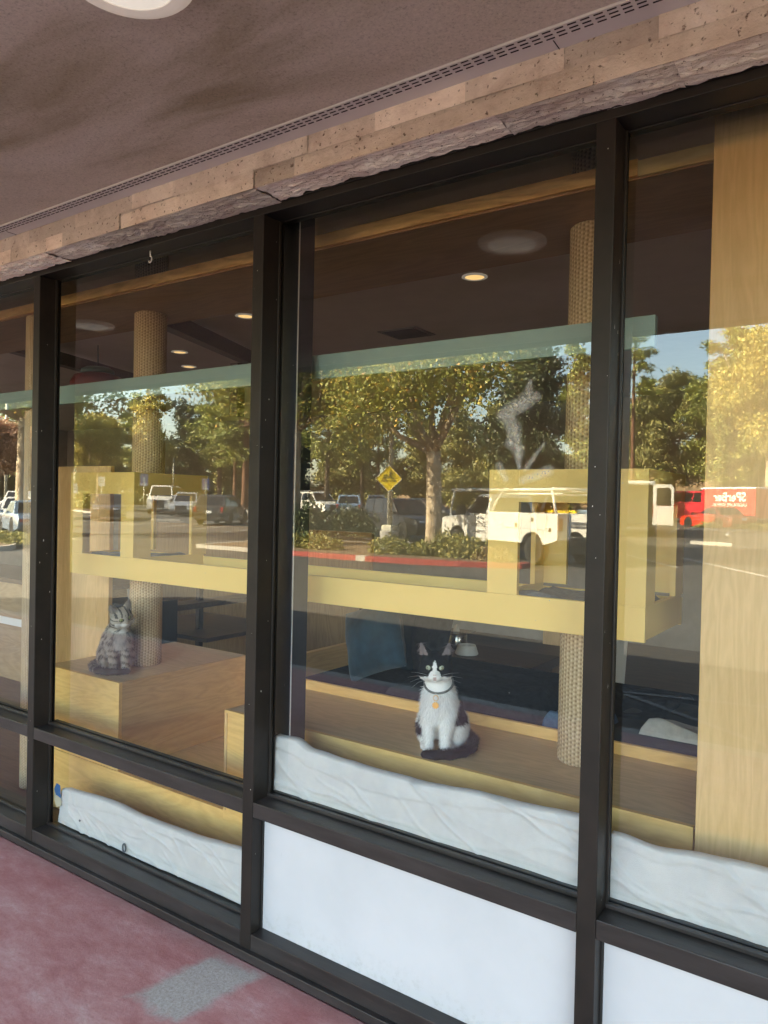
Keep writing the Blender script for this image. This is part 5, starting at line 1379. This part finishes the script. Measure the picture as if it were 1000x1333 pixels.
# agave
ag = thing('agave_plant', 'spiky pale green agave on the island left of the lamp base', 'agave', (-16.0, -16.7, gz(-16,-16.7)+.14))
b = MB()
for k in range(26):
    a = 2.4*k; el = .35+.9*(k/26); L_ = .75-.2*(k/26)
    d = Vector((math.cos(a)*math.cos(el), math.sin(a)*math.cos(el), math.sin(el))); s = Vector((-math.sin(a), math.cos(a), 0))
    p0 = Vector((0,0,.05)); m_ = p0+d*L_*.5+Vector((0,0,.05)); e = p0+d*L_
    b.add([p0-s*.03, p0+s*.03, m_+s*.045, m_-s*.045, e], [(0,1,2,3),(3,2,4)])
b.build('leaves', pmat('agave_leaf', (.30,.33,.15), (.2,.24,.1), rough=.5), ag, fix=False)

# ------------------------------------------------------------------ poles and signs
def lamp_pole(label, x, y, h, r, head, group='parking lot lamp poles', base=True, double=False):
    t = thing('lamp_pole', label, 'lamp pole', (x, y, gz(x,y)+(.14 if base else 0)), group=group)
    b = MB(); z0 = .62 if base else 0
    b.tube([(0,0,z0),(0,0,h)], [r, r*.8], 12); b.build('pole', M['metalpole'], t, smooth=True)
    if base:
        b = MB(); b.lathe([(.30,-.15),(.305,.60),(.28,.63),(0,.63)], n=28); b.build('footing', M['concrete'], t, smooth=True, auto=40)
        b = MB(); b.box(-.19,.19,-.19,.19,.631,.80); b.build('base_cover', M['metalpole'], t, bevel=.01)
    for s in ((-1, 1) if double else (1,)):
        b = MB(); b.box(*sorted((s*.1, s*.75)), -.22, .22, h-.02, h+.2); b.build('lamp_head', M['metalpole'], t, bevel=.02)
    return t
lamp_pole('tall grey green lamp pole on a round concrete base carrying the yellow sign', -13.36, -17.65, 8.2, .085, True)
lamp_pole('lamp pole with box lamp behind the white van, second bay', -63.5, -50.5, 6.2, .09, True, base=False)
lamp_pole('lamp pole with box lamp behind the open van, fourth bay', -22.6, -73.4, 7.4, .10, True, base=False, double=True)
lamp_pole('pale lamp pole at the left edge of the photo', -58.8, -29.9, 9.4, .12, True, base=False)
ds = thing('warning_sign', 'yellow diamond pedestrian warning sign fixed to the tall lamp pole', 'sign', (-13.36, -17.55, gz(-13.36,-17.65)+2.42))
yaw_s = math.atan2(17.55+2.05, 13.36)  # faces the shop
ds.rotation_euler = (0, 0, yaw_s-PI/2)
b = MB(); sq = .42
b.prism([(0,-sq),(sq,0),(0,sq),(-sq,0)], 'y', -.004, .004); b.build('plate', M['yellowsign'], ds)
b = MB()
for (a, c) in (((0,-sq),(sq,0)),((sq,0),(0,sq)),((0,sq),(-sq,0)),((-sq,0),(0,-sq))):
    A = Vector((a[0],0,a[1])); C_ = Vector((c[0],0,c[1])); b.tube([A+Vector((0,.006,0)), C_+Vector((0,.006,0))], .007, 5)
b.build('border', M['white'], ds)
b = MB()
def ln(p, q, w=.012): b.tube([(-p[0], .0075, p[1]), (-q[0], .0075, q[1])], w, 5)
ln((-.05,.26),(-.05,.27),.03); ln((-.055,.22),(-.045,.12),.022); ln((-.045,.12),(-.09,.03)); ln((-.045,.12),(0,.03)); ln((-.055,.2),(-.1,.13),.009); ln((-.05,.2),(0,.14),.009)
ln((.03,.1),(.09,.13)); ln((.09,.13),(.16,.09)); ln((.03,.05),(.2,.04))
b.build('pedestrian_symbol', M['ink'], ds)
mtx = basis((-1,0,0),(0,0,1),(0,1,0),(0,.0055,-.035))
text_mesh('sign_text', 'WATCH FOR\nPEDESTRIANS', .075, M['ink'], ds, mtx)

def stall_sign(label, x, y, col, h=2.0):
    t = thing('parking_sign', label, 'sign', (x, y, gz(x,y)), math.atan2(-y+2, -x)-PI/2, 'small parking signs on posts')
    b = MB(); b.tube([(0,0,0),(0,0,h)], .025, 8); b.build('post', M['metalpole'], t, smooth=True)
    b = MB(); b.box(-.24,.24,.027,.033,h-.75,h); b.build('plate', M['white'] if col == 'w' else M['bluesign'], t, bevel=.002)
    b = MB()
    if col == 'w': b.box(-.15,.15,.0335,.036,h-.3,h-.2); b.box(-.15,.15,.0335,.036,h-.5,h-.42)
    else:
        b.box(-.17,.17,.0335,.036,h-.72,h-.6); b.box(-.05,.05,.0335,.036,h-.605,h-.2)
    b.build('symbol', M['greyink'] if col == 'w' else M['white'], t)
stall_sign('white sign on a post at the left edge of the second bay', -53.2, -32.3, 'w', 2.3)
stall_sign('grey sign on a tall post left of the round golden tree', -52.6, -34.3, 'w', 2.9)
stall_sign('blue parking sign in front of the white van', -38.3, -27.4, 'b', 2.9)
stall_sign('pale sign on a post in front of the charcoal car', -36.8, -31.0, 'b', 2.7)
stall_sign('white sign on a post in the leftmost bay', -42.0, -19.4, 'w', 2.6)
def wheel_stop(label, x, y, rz):
    b = MB(); b.prism([(-.09,0),(.09,0),(.06,.14),(-.06,.14)], 'x', -.9, .9)
    o = b.build('wheel_stop', M['curbgrey'], bevel=.01); o.location = (x, y, gz(x,y)+.001); o.rotation_euler = (0,0,rz)
    tag(o, label, 'wheel stop', 'concrete wheel stops in the stalls')
wheel_stop('pale wheel stop in the empty stall before the white van', -37.2, -28.2, R(-40))
wheel_stop('pale wheel stop behind the open van', -6.2, -30.2, R(20))
wheel_stop('pale wheel stop left of the black car', -21.5, -21.4, R(-25))
up_ = thing('utility_pole', 'wooden utility pole with crossarms rising behind the left sisal post', 'utility pole', (-91.4, -68.6, terrain_z(-91.4,-68.6)))
b = MB(); b.tube([(0,0,-.5),(0,0,19.5)], [.22,.15], 10); b.build('pole', M['bark3'], up_, smooth=True)
for z in (16.6, 18.2):
    b = MB(); b.obox((0,0,z), (1.0,-1.0,0), (.08,.08,0), (0,0,.1)); b.build('crossarm', M['bark3'], up_)
#==PART5==
# ------------------------------------------------------------------ vehicles
def arc_pts(cx, cz, r, a0, a1, n=12):
    return [(cx+r*math.cos(a), cz+r*math.sin(a)) for a in np.linspace(a0, a1, n)]
def add_wheel(root, x, y, r, w, side, rim=M['rim'], spokes=6):
    b = MB(); b.lathe([(r*.62,-w/2),(r*.93,-w/2),(r,-w*.36),(r,w*.36),(r*.93,w/2),(r*.62,w/2)], axis='y', n=32)
    wh = b.build('wheel', M['tyre'], root, smooth=True, auto=35); wh.location = (x, y, r)
    b = MB(); s = side
    b.lathe([(r*.62,s*w*.50),(r*.64,s*w*.47),(r*.60,s*w*.30),(r*.3,s*w*.22),(0,s*w*.2)], axis='y', n=32, mi=1)
    for k in range(spokes):
        a = 2*PI*k/spokes; d = Vector((math.cos(a),0,math.sin(a))); t = Vector((-math.sin(a),0,math.cos(a)))
        b.obox(d*r*.33+Vector((0,s*w*.40,0)), d*r*.30, t*r*.07, Vector((0,w*.05,0)), 0)
    b.lathe([(r*.16,s*w*.36),(r*.16,s*w*.46),(0,s*w*.47)], axis='y', n=14)
    b.lathe([(r*.58,s*w*.46),(r*.64,s*w*.49),(r*.66,s*w*.44)], axis='y', n=32)
    rm = b.build('rim', [rim, M['blackplastic']], wh, fix=True)
    return wh

def make_car(name, label, cat, x, y, rz, L, W, H, paint, style='suv', group='cars parked in the lot', rack=False, plate=True, z=None):
    t = thing(name, label, cat, (x, y, gz(x,y) if z is None else z), rz, group)
    r = .37 if style != 'coupe' else .34
    wb = L*.585; xf, xr = wb/2+.04*L*0, -wb/2
    gc = .24 if style != 'coupe' else .17
    belt = H*.60 if style != 'coupe' else H*.64
    hood = belt - .06; nose = belt-.22
    F_, B_ = L/2, -L/2
    arch = r+.06
    def ap(cx):
        z0 = r; h = math.sqrt(max(0, arch*arch-(z0-gc)**2)); a0 = math.atan2(gc-z0, h)
        return [(cx+arch*math.cos(a), z0+arch*math.sin(a)) for a in np.linspace(a0, PI-a0, 12)]
    cowl = F_-L*(.30 if style != 'van' else .17)
    if style == 'coupe': cowl = F_-L*.36
    tail = {'suv': B_+.06, 'van': B_+.03, 'coupe': B_+L*.20, 'sedan': B_+L*.17}[style]
    prof = [(B_+.10, gc+.06)] + [p for p in reversed(ap(xr))] + [p for p in reversed(ap(xf))] + [(F_-.14, gc+.02), (F_-.02, gc+.16), (F_, gc+.36), (F_-.06, nose), (F_-.30, nose+.12), (cowl+.1, hood+.03), (cowl, belt)]
    prof += [(tail, belt+(.03 if style in ('coupe','sedan') else 0))]
    if style in ('coupe','sedan'): prof += [(B_+.12, belt+.02), (B_, belt-.14)]
    prof += [(B_, gc+.42), (B_+.03, gc+.16)]
    b = MB()
    n = len(prof)
    # extrude across five stations so the body has rounded flanks
    ys = [(-1,.0),(-.985,.02),(-.93,.0),(.93,.0),(.985,.02),(1,.0)]
    st = [(-W/2, .025), (-W/2+.012, 0.0), (-W/2+.10, -.012), (W/2-.10, -.012), (W/2-.012, 0.0), (W/2, .025)]
    V_ = []
    for (yy, ins) in st:
        for (px, pz) in prof:
            k = max(0, (abs(px)-(L/2-.9))/.9); y2 = yy*(1-.13*k*k)
            up = 1 if pz > r+.2 else 0
            V_.append((px*(1-ins*.35/L*2) , y2*(1-(.0 if pz < belt-.3 else .035*(pz-(belt-.3))/.3)), pz - ins*up*1.2))
    F2 = []
    m = len(st)
    for j in range(m-1):
        for i in range(n):
            k = (i+1) % n
            F2.append((j*n+i, j*n+k, (j+1)*n+k, (j+1)*n+i))
    F2 += [tuple(range(n)), tuple(reversed(range((m-1)*n, m*n)))]
    b.add(V_, F2)
    b.build('body', paint, t, smooth=True, auto=32)
    # wheel wells and floor
    b = MB(); b.box(B_+.2, F_-.2, -W/2+.13, W/2-.13, gc+.02, belt-.12); b.build('underbody', M['blackplastic'], t)
    # greenhouse
    rf, rr_ = {'suv': (cowl-.75, tail+.42), 'van': (cowl-.45, tail+.08), 'coupe': (cowl-.80, tail+.62), 'sedan': (cowl-.8, tail+.55)}[style]
    wb0, wt = W/2-.07, W/2-.21
    lo = [(tail+.02,belt-.01),(cowl+.02,belt-.01)]; 
    c8 = [(tail+.02,-wb0,belt-.02),(cowl+.03,-wb0,belt-.02),(cowl+.03,wb0,belt-.02),(tail+.02,wb0,belt-.02),
          (rr_,-wt,H-.03),(rf,-wt,H-.03),(rf,wt,H-.03),(rr_,wt,H-.03),
          (rr_+.12,-wt+.10,H),(rf-.12,-wt+.10,H),(rf-.12,wt-.10,H),(rr_+.12,wt-.10,H)]
    b = MB(); b.add(c8, [(0,1,5,4),(1,2,6,5),(2,3,7,6),(3,0,4,7),(4,5,9,8),(5,6,10,9),(6,7,11,10),(7,4,8,11),(8,9,10,11)])
    b.build('roof', paint, t, bevel=.03)
    def face_quad(i0, i1, i2, i3, u0, u1, v0, v1, nm, off=.006):
        A, B2, C2, D2 = [Vector(c8[i]) for i in (i0,i1,i2,i3)]
        def P(u, v): return (A.lerp(B2, u)).lerp(D2.lerp(C2, u), v)
        nn = (B2-A).cross(D2-A).normalized()
        mb = MB(); mb.add([P(u0,v0)+nn*off, P(u1,v0)+nn*off, P(u1,v1)+nn*off, P(u0,v1)+nn*off], [(0,1,2,3)])
        return mb.build(nm, M['carglass'], t, fix=False)
    gl = [(.06,.33),(.36,.64),(.67,.94)] if style in ('suv','van') else [(.10,.46),(.50,.92)]
    for u0, u1 in gl:
        face_quad(0,1,5,4, u0, u1, .14, .88, 'side_window'); face_quad(2,3,7,6, 1-u1, 1-u0, .14, .88, 'side_window')
    face_quad(1,2,6,5, .06, .94, .08, .92, 'windscreen'); face_quad(3,0,4,7, .09, .91, .16 if style != 'van' else .3, .88, 'rear_window')
    for s in (-1, 1):
        b = MB(); b.box(F_-.22, F_-.035, s*W*.30-.17, s*W*.30+.17, nose-.10, nose+.015); b.build('headlight', M['headl'], t, bevel=.02)
        b = MB()
        if style in ('coupe','sedan'): b.box(B_-.008, B_+.10, s*W*.30-.20, s*W*.30+.17, belt-.28, belt-.16)
        else: b.box(B_-.006, B_+.12, s*(W*.40)-.09, s*(W*.40)+.05, belt-.30, belt+.0)
        b.build('taillight', M['taill'], t, bevel=.015)
        b = MB(); b.box(cowl-.18, cowl-.06, *sorted((s*(W/2-.03), s*(W/2+.15))), belt+.02, belt+.16); b.build('mirror', M['blackplastic'] if style == 'suv' else paint, t, bevel=.03)
        for xx, nm in ((xf, 'front'), (xr, 'rear')):
            add_wheel(t, xx, s*(W/2-.125), r, .235, s)
        if rack:
            b = MB(); b.tube([(rr_+.1,s*(wt-.02),H+.01),(rr_+.2,s*(wt-.02),H+.07),(rf-.25,s*(wt-.02),H+.07),(rf-.15,s*(wt-.02),H+.01)], .022, 8); b.build('roof_rail', M['rim'], t, smooth=True)
        b = MB(); b.box(cowl-1.0, cowl-.82, *sorted((s*(W/2-.01), s*(W/2+.012))), belt-.2, belt-.17); b.box(cowl-1.95, cowl-1.77, *sorted((s*(W/2-.01), s*(W/2+.012))), belt-.2, belt-.17); b.build('door_handle', paint, t)
    b = MB(); b.box(F_-.05, F_+.004, -W*.22, W*.22, gc+.22, nose-.05); b.build('grille', M['blackplastic'], t, bevel=.01)
    b = MB(); b.box(F_-.12, F_+.012, -W*.36, W*.36, gc+.04, gc+.17); b.build('front_bumper', M['blackplastic'], t, bevel=.02)
    b = MB(); b.box(B_-.014, B_+.1, -W*.38, W*.38, gc+.06, gc+.24); b.build('rear_bumper', M['blackplastic'], t, bevel=.02)
    if plate:
        b = MB(); b.box(B_-.016, B_-.004, -.16, .16, gc+.42, gc+.57); b.build('number_plate', M['white'], t)
    return t

make_car('parked_car', 'black crossover with bright headlamps parked behind the yellow sign', 'car', -17.35, -24.6, R(24.4), 4.65, 1.9, 1.72, M['pblack'], 'suv')
make_car('parked_car', 'charcoal crossover seen from behind at right of the second bay', 'car', -32.1, -28.1, R(-118), 4.6, 1.9, 1.68, M['pdark'], 'suv')
make_car('parked_car', 'silver crossover facing out between the white van and charcoal car', 'car', -44.0, -35.7, R(52), 4.6, 1.9, 1.75, M['pgrey'], 'suv', rack=True)
make_car('parked_van', 'white high roofed van with its front facing the shop', 'van', -48.9, -37.6, R(50), 5.2, 2.0, 2.25, M['pwhite'], 'van', group='vans and trucks in the lot', plate=False)
make_car('parked_car', 'pale blue crossover seen from behind, left of the black car', 'car', -33.4, -41.9, R(-125), 4.5, 1.9, 1.7, M['pblue'], 'suv', rack=True)
make_car('parked_car', 'white tall car with roof rails behind the shaded tree trunk', 'car', -38.6, -44.6, R(20), 5.0, 2.0, 1.9, M['pwhite'], 'suv', rack=True)
make_car('parked_car', 'silver car half hidden between the blue car and black car', 'car', -38.5, -52.5, R(-125), 4.6, 1.85, 1.65, M['pgrey'], 'suv', rack=True)
make_car('sports_car', 'bright red sports coupe parked in front of the red trailer', 'car', -8.9, -45.6, R(-138), 4.7, 1.9, 1.34, M['pred'], 'coupe')
make_car('parked_car', 'dark car facing the shop beside the left cubby, reflected at left', 'car', -40.6, -26.6, R(40), 4.5, 1.85, 1.6, M['pdark'], 'sedan')
make_car('parked_car', 'white sedan at the far left in the leftmost bay', 'car', -36.5, -18.6, R(35), 4.6, 1.85, 1.5, M['pwhite'], 'sedan')
make_car('parked_car', 'pale blue sedan in front of the white sedan in the leftmost bay', 'car', -30.6, -15.6, R(200), 4.5, 1.8, 1.45, M['pblue'], 'sedan')
make_car('parked_car', 'white crossover beyond the white sedan in the leftmost bay', 'car', -53.5, -28.0, R(40), 4.6, 1.9, 1.7, M['pwhite'], 'suv')
make_car('parked_car', 'black car behind the white truck cab, half hidden by the trunk', 'car', -24.0, -37.5, R(10), 4.6, 1.85, 1.6, M['pblack'], 'sedan')

# white service truck with ladder rack
tk = thing('service_truck', 'white service truck with tool body, ladder rack and lettered door', 'truck', (-10.125+.46*.95, -18.49-.88*.95, -.075), R(-151.8), 'vans and trucks in the lot')
TW = .99
wf, wr, rr = 1.97, -1.97, .41
def cut_profile(pts_before, cx, r_, z0, pts_after):
    h = math.sqrt(r_*r_-(z0-rr)**2); a0 = math.atan2(z0-rr, h)
    return pts_before + [(cx+r_*math.cos(a), rr+r_*math.sin(a)) for a in np.linspace(PI-a0, a0, 14)] + pts_after
cabp = cut_profile([(.28,.50),(1.2,.50)], wf, .52, .50, [(2.75,.52),(2.92,.62),(2.94,1.05),(2.86,1.20),(1.62,1.34),(.28,1.30)])
b = MB(); b.prism(cabp, 'y', -TW, TW); b.build('cab', M['pwhite'], tk, bevel=.05, seg=3)
g8 = [(.30,-.93,1.29),(1.66,-.93,1.31),(1.66,.93,1.31),(.30,.93,1.29),(.36,-.76,1.97),(1.05,-.76,1.97),(1.05,.76,1.97),(.36,.76,1.97)]
b = MB(); b.add(g8, [(0,1,5,4),(1,2,6,5),(2,3,7,6),(3,0,4,7),(4,5,6,7)]); b.build('cab_roof', M['pwhite'], tk, bevel=.05)
def tq(i0,i1,i2,i3,u0,u1,v0,v1,nm,u2=None):
    A,B2,C2,D2 = [Vector(g8[i]) for i in (i0,i1,i2,i3)]
    P = lambda u,v: (A.lerp(B2,u)).lerp(D2.lerp(C2,u), v)
    nn = (B2-A).cross(D2-A).normalized()*.007
    mb = MB(); mb.add([P(u0,v0)+nn,P(u1,v0)+nn,P(u2 or u1,v1)+nn,P(u0,v1)+nn],[(0,1,2,3)]); mb.build(nm, M['carglass'], tk, fix=False)
tq(0,1,5,4,.10,.92,.10,.86,'side_window'); tq(2,3,7,6,.08,.90,.10,.86,'side_window'); tq(1,2,6,5,.05,.95,.08,.92,'windscreen'); tq(3,0,4,7,.1,.9,.2,.85,'rear_window')
bodyp = cut_profile([(-3.05,.72),(-2.55,.58)], wr, .50, .58, [(.18,.58),(.22,.66),(.22,1.40),(.18,1.44),(-3.05,1.44)])
for s in (-1, 1):
    b = MB(); b.prism(bodyp, 'y', *sorted((s*.55, s*1.04))); b.build('tool_box', M['pwhite'], tk, bevel=.015)
    mb = MB()
    yy = s*1.0425
    for xx in (-2.62, -1.35, -.62): mb.box(xx-.006, xx+.006, min(yy, yy+s*.002), max(yy, yy+s*.002), .95 if xx != -1.35 else 1.0, 1.40)
    mb.box(-2.6, -.63, min(yy, yy+s*.002), max(yy, yy+s*.002), .985, .995)
    mb.build('door_seam', M['greyink'], tk)
    mb = MB()
    for xx, zz in ((-2.75,1.0),(-1.98,1.25),(-1.25,1.08)): mb.box(xx-.05, xx+.05, *sorted((yy, yy+s*.012)), zz-.05, zz+.05)
    mb.build('latch', M['blackplastic'], tk)
    b = MB(); b.box(-3.07, -2.95, *sorted((s*.86, s*1.0)), .98, 1.32); b.build('taillight', M['taill'], tk, bevel=.01)
    b = MB(); b.box(2.80, 2.955, *sorted((s*.62, s*.95)), .98, 1.14); b.build('headlight', M['headl'], tk, bevel=.02)
    b = MB(); b.box(1.38, 1.58, *sorted((s*1.02, s*1.27)), 1.30, 1.62); b.build('mirror', M['blackplastic'], tk, bevel=.03)
    for xx in (wf, wr): add_wheel(tk, xx, s*.86, rr, .27, s, spokes=8)
    # ladder rack
    b = MB()
    for xx, lean in ((-2.85,.25), (.08,-.45)):
        b.tube([(xx,s*.92,1.44),(xx+lean*.4,s*.92,1.75),(xx+lean,s*.86,2.07)], .042, 8)
    b.tube([(-3.2,s*.86,2.10),(2.5,s*.86,2.10)], .045, 8); b.tube([(-3.0,s*.84,1.98),(-.2,s*.84,1.98)], .03, 8)
    b.build('rack_rail', M['pwhite'], tk, smooth=True)
b = MB()
for xx in (-2.6,-1.2,-.37,1.3,2.35): b.tube([(xx,-.86,2.12),(xx,.86,2.12)], .04, 8)
b.tube([(2.3,-.86,2.10),(2.42,-.9,1.7),(2.5,-.9,1.22)], .035, 8); b.tube([(2.3,.86,2.10),(2.42,.9,1.7),(2.5,.9,1.22)], .035, 8)
b.build('rack_crossbar', M['pwhite'], tk, smooth=True)
b = MB(); b.box(-2.9, .1, -.548, .548, .72, .78); b.build('bed_floor', M['blackplastic'], tk)
b = MB(); b.box(-3.12, -2.98, -.95, .95, .56, .71); b.build('rear_bumper', M['blackplastic'], tk, bevel=.02)
b = MB(); b.box(2.86, 2.99, -.97, .97, .52, .72); b.build('front_bumper', M['blackplastic'], tk, bevel=.03)
b = MB(); b.box(2.90, 2.952, -.6, .6, .78, 1.12); b.build('grille', M['blackplastic'], tk, bevel=.01)
b = MB(); b.box(-2.9, 2.7, -.7, .7, .34, .56); b.build('chassis', M['blackplastic'], tk)
b = MB(); b.box(-1.9, -.6, .60, .95, 1.45, 1.53); tag(b.build('yellow_level', M['yellowsign'], tk))
b = MB(); b.box(-2.75, -2.0, .6, 1.0, 1.45, 1.56); b.build('blue_crate', M['pblue'], tk)
ys = 1.0005+.0  # lettered doors on both sides
for s in (-1, 1):
    xd = (-s, 0, 0); mt = basis((-s,0,0), (0,0,1), (0,s,0), (.72, s*.9935, 1.03))
    text_mesh('door_lettering', 'DeTaho', .23, M['ink'], tk, mt, .001, .006)
    mt = basis((-s,0,0), (0,0,1), (0,s,0), (.72, s*.9935, .80))
    text_mesh('door_phone', '415 893-4861', .125, M['ink'], tk, mt, .001, .003)
    b = MB(); b.box(1.32, 1.335, *sorted((s*.989, s*.9945)), .55, 1.30); b.box(.335,.35, *sorted((s*.989, s*.9945)), .55, 1.28); b.box(.42,.60,*sorted((s*.989, s*1.012)),1.20,1.235); b.build('door_gap', M['greyink'], tk)

# open backed van
vn = thing('cargo_van', 'grey white cargo van with one rear door swung wide open', 'van', (-11.15, -36.6, .22), R(-104), 'vans and trucks in the lot')
vp = [(-2.8,.42),(2.75,.40),(2.85,.6),(2.83,1.0),(2.6,1.22),(2.0,1.38),(1.25,2.35),(.9,2.55),(-2.6,2.62),(-2.8,2.52)]
for s in (-1, 1):
    b = MB(); b.prism(vp, 'y', *sorted((s*.93, s*1.0))); b.build('side_panel', M['pwhite'], vn, bevel=.02)
    b = MB(); b.prism([(1.95,1.40),(1.28,2.22),(.5,2.22),(.5,1.40)], 'y', *sorted((s*1.001, s*1.006))); b.build('side_window', M['carglass'], vn)
    for xx in (1.8, -1.75): add_wheel(vn, xx, s*.87, .36, .24, s)
    b = MB(); b.box(-2.82,-2.76,*sorted((s*.93,s*1.002)),.9,1.5); b.build('taillight', M['taill'], vn)
b = MB(); b.prism([(.9,2.56),(-2.6,2.63),(-2.8,2.53),(-2.78,2.45),(.9,2.48)], 'y', -.928, .928); b.prism([(2.75,.5),(2.83,1.0),(2.6,1.20),(2.0,1.36),(1.9,.5)], 'y', -.928, .928); b.box(-2.8,2.0,-.928,.928,.42,.55); b.box(.40,.44,-.928,.928,.55,2.47); b.build('body', M['pwhite'], vn)
b = MB(); b.add([(1.99,-.9,1.38),(1.99,.9,1.38),(1.24,.9,2.34),(1.24,-.9,2.34)], [(0,1,2,3)]); b.build('windscreen', M['carglass'], vn, fix=False)
def van_door(nm, hinge_y, ang, s):
    c, sn = math.cos(ang), math.sin(ang)
    def T(a, z, o): # a along the door from hinge, o outward thickness
        return (-2.81 - (a*sn) , hinge_y - s*(a*c) + 0*o, z)
    fr = MB()
    outer = [(.0,.55),(.92,.55),(.92,2.30),(.80,2.46),(.06,2.46),(.0,2.40)]
    hole = [(.14,1.45),(.80,1.45),(.80,2.18),(.72,2.30),(.20,2.30),(.14,2.24)]
    nx_, ny_ = -c*0 , 0
    d = Vector((-sn, -s*c, 0)); n_ = Vector((-c, s*sn, 0))
    def P(q, o): return Vector((-2.81, hinge_y, 0)) + d*q[0] + Vector((0,0,q[1])) + n_*o
    k = len(outer)
    V_ = [P(q, o) for o in (-.03,.03) for q in outer] + [P(q, o) for o in (-.03,.03) for q in hole]
    F_ = []
    for i in range(k):
        j = (i+1) % k
        F_ += [(i,j,2*k+j,2*k+i), (k+i,3*k+i,3*k+j,k+j), (i,k+i,k+j,j), (2*k+i,2*k+j,3*k+j,3*k+i)]
    fr.add(V_, F_); o = fr.build(nm, M['pwhite'], vn)
    g = MB(); g.add([P(q, 0) for q in hole], [tuple(range(k))]); g.build('door_glass', M['carglass'], o, fix=False)
    g = MB(); g.add([P(q, .034) for q in ((.1,.75),(.82,.75),(.82,1.38),(.1,1.38))], [(0,1,2,3)]); g.build('inner_trim', M['greyink'], o, fix=False)
van_door('rear_door', .97, R(165), 1)
van_door('rear_door', -.97, R(100), -1)
b = MB(); b.box(-2.7,.3,-.9,-.6,.56,1.9); b.build('cargo_shelf', M['blackplastic'], vn)
b = MB(); b.box(-2.92,-2.8,-.95,.95,.42,.56); b.build('rear_bumper', M['blackplastic'], vn)

# red enclosed trailer with lettering
tl = thing('cargo_trailer', 'red enclosed trailer with white lettering and roof edge', 'trailer', (-9.25, -54.9, .55), R(-145.5), 'vans and trucks in the lot')
b = MB(); b.box(-2.4, 2.4, -1.05, 1.05, .48, 2.42); b.build('body', M['ptrailer'], tl, bevel=.04)
b = MB(); b.box(-2.44, 2.44, -1.08, 1.08, 2.425, 2.55); b.build('roof', M['white'], tl, bevel=.03)
b = MB(); b.box(-2.42, 2.42, -1.07, 1.07, .40, .477); b.build('skirt', M['rim'], tl)
for s in (-1, 1):
    b = MB()
    pts = [(-1.15,.50),(-.95,.95),(-.6,1.05),(.3,1.05),(.65,.95),(.85,.50),(.7,.50),(.55,.82),(.25,.92),(-.55,.92),(-.85,.82),(-1.0,.50)]
    b.prism(pts, 'y', *sorted((s*1.0505, s*1.2))); b.build('mudguard', M['white'], tl)
    for xx in (-.58, .28): add_wheel(tl, xx, s*1.13, .35, .2, s, rim=M['white'])
    mt = basis((-s,0,0), (0,0,1), (0,s,0), (-.2, s*1.052, 1.85)); text_mesh('trailer_lettering', 'SPerBer', .86, M['white'], tl, mt, .002, .018)
    mt = basis((-s,0,0), (0,0,1), (0,s,0), (-.2, s*1.052, 1.32)); text_mesh('trailer_lettering', 'LANDSCAPE SERVICES', .30, M['white'], tl, mt, .002)
b = MB(); b.tube([(2.4,-.5,.5),(3.5,0,.5),(2.4,.5,.5)], .05, 8); b.build('drawbar', M['blackplastic'], tl)
make_car('parked_truck', 'red box truck parked in line left of the red trailer', 'truck', -12.9, -57.5, R(-145.5), 4.4, 1.9, 2.3, M['ptrailer'], 'van', group='vans and trucks in the lot')
# ------------------------------------------------------------------ light, world, camera
SUN_DIR = Vector((-.70, .71, 0)).normalized()*math.cos(R(33)) + Vector((0,0,math.sin(R(33))))
w = bpy.data.worlds.new('World'); scn.world = w; w.use_nodes = True
nt = w.node_tree; nt.nodes.clear()
wo = nt.nodes.new('ShaderNodeOutputWorld'); bg = nt.nodes.new('ShaderNodeBackground'); bg.inputs[1].default_value = .12
sky = nt.nodes.new('ShaderNodeTexSky'); sky.sky_type = 'NISHITA'; sky.sun_disc = False; sky.dust_density = 1.6
sky.sun_elevation = R(33); sky.sun_rotation = math.atan2(SUN_DIR.x, SUN_DIR.y)
nt.links.new(sky.outputs[0], bg.inputs[0]); nt.links.new(bg.outputs[0], wo.inputs[0])
sl = bpy.data.lights.new('sun', 'SUN'); sl.energy = 5.0; sl.angle = R(.53); sl.color = (1, .90, .74)
so = bpy.data.objects.new('sun', sl); COL.objects.link(so); so.rotation_euler = SUN_DIR.to_track_quat('Z', 'Y').to_euler()

cam = bpy.data.cameras.new('camera'); co = bpy.data.objects.new('camera', cam); COL.objects.link(co); scn.camera = co
f, yaw, pitch, roll, D = 972.2475, .6038667, -.0141547, .0218000, 1.8686364
cam.sensor_fit = 'HORIZONTAL'; cam.sensor_width = 36; cam.lens = f/1000*36; cam.clip_end = 2000; cam.clip_start = .05
Fv = Vector((-math.sin(yaw)*math.cos(pitch), math.cos(yaw)*math.cos(pitch), math.sin(pitch)))
Rv = Vector((math.cos(yaw), math.sin(yaw), 0)); Uv = Rv.cross(Fv)
c_, s_ = math.cos(roll), math.sin(roll)
Xa = Rv*c_ - Uv*-s_*-1 if False else (Rv*c_ + Uv*s_)
Ya = Uv*c_ - Rv*s_
co.matrix_world = basis(Xa, Ya, -Fv, (0, -D, 1.6))

scn.view_settings.view_transform = 'Standard'; scn.view_settings.look = 'None'; scn.view_settings.exposure = 0; scn.view_settings.gamma = 1
scn.view_settings.use_white_balance = True; scn.view_settings.white_balance_temperature = 7700; scn.view_settings.white_balance_tint = 3
cy = scn.cycles
cy.film_exposure = EXPO
cy.max_bounces = 8; cy.diffuse_bounces = 4; cy.glossy_bounces = 4; cy.transparent_max_bounces = 16; cy.caustics_reflective = False; cy.caustics_refractive = False
cy.sample_clamp_indirect = 6
cy.use_denoising = True
cy.use_adaptive_sampling = False
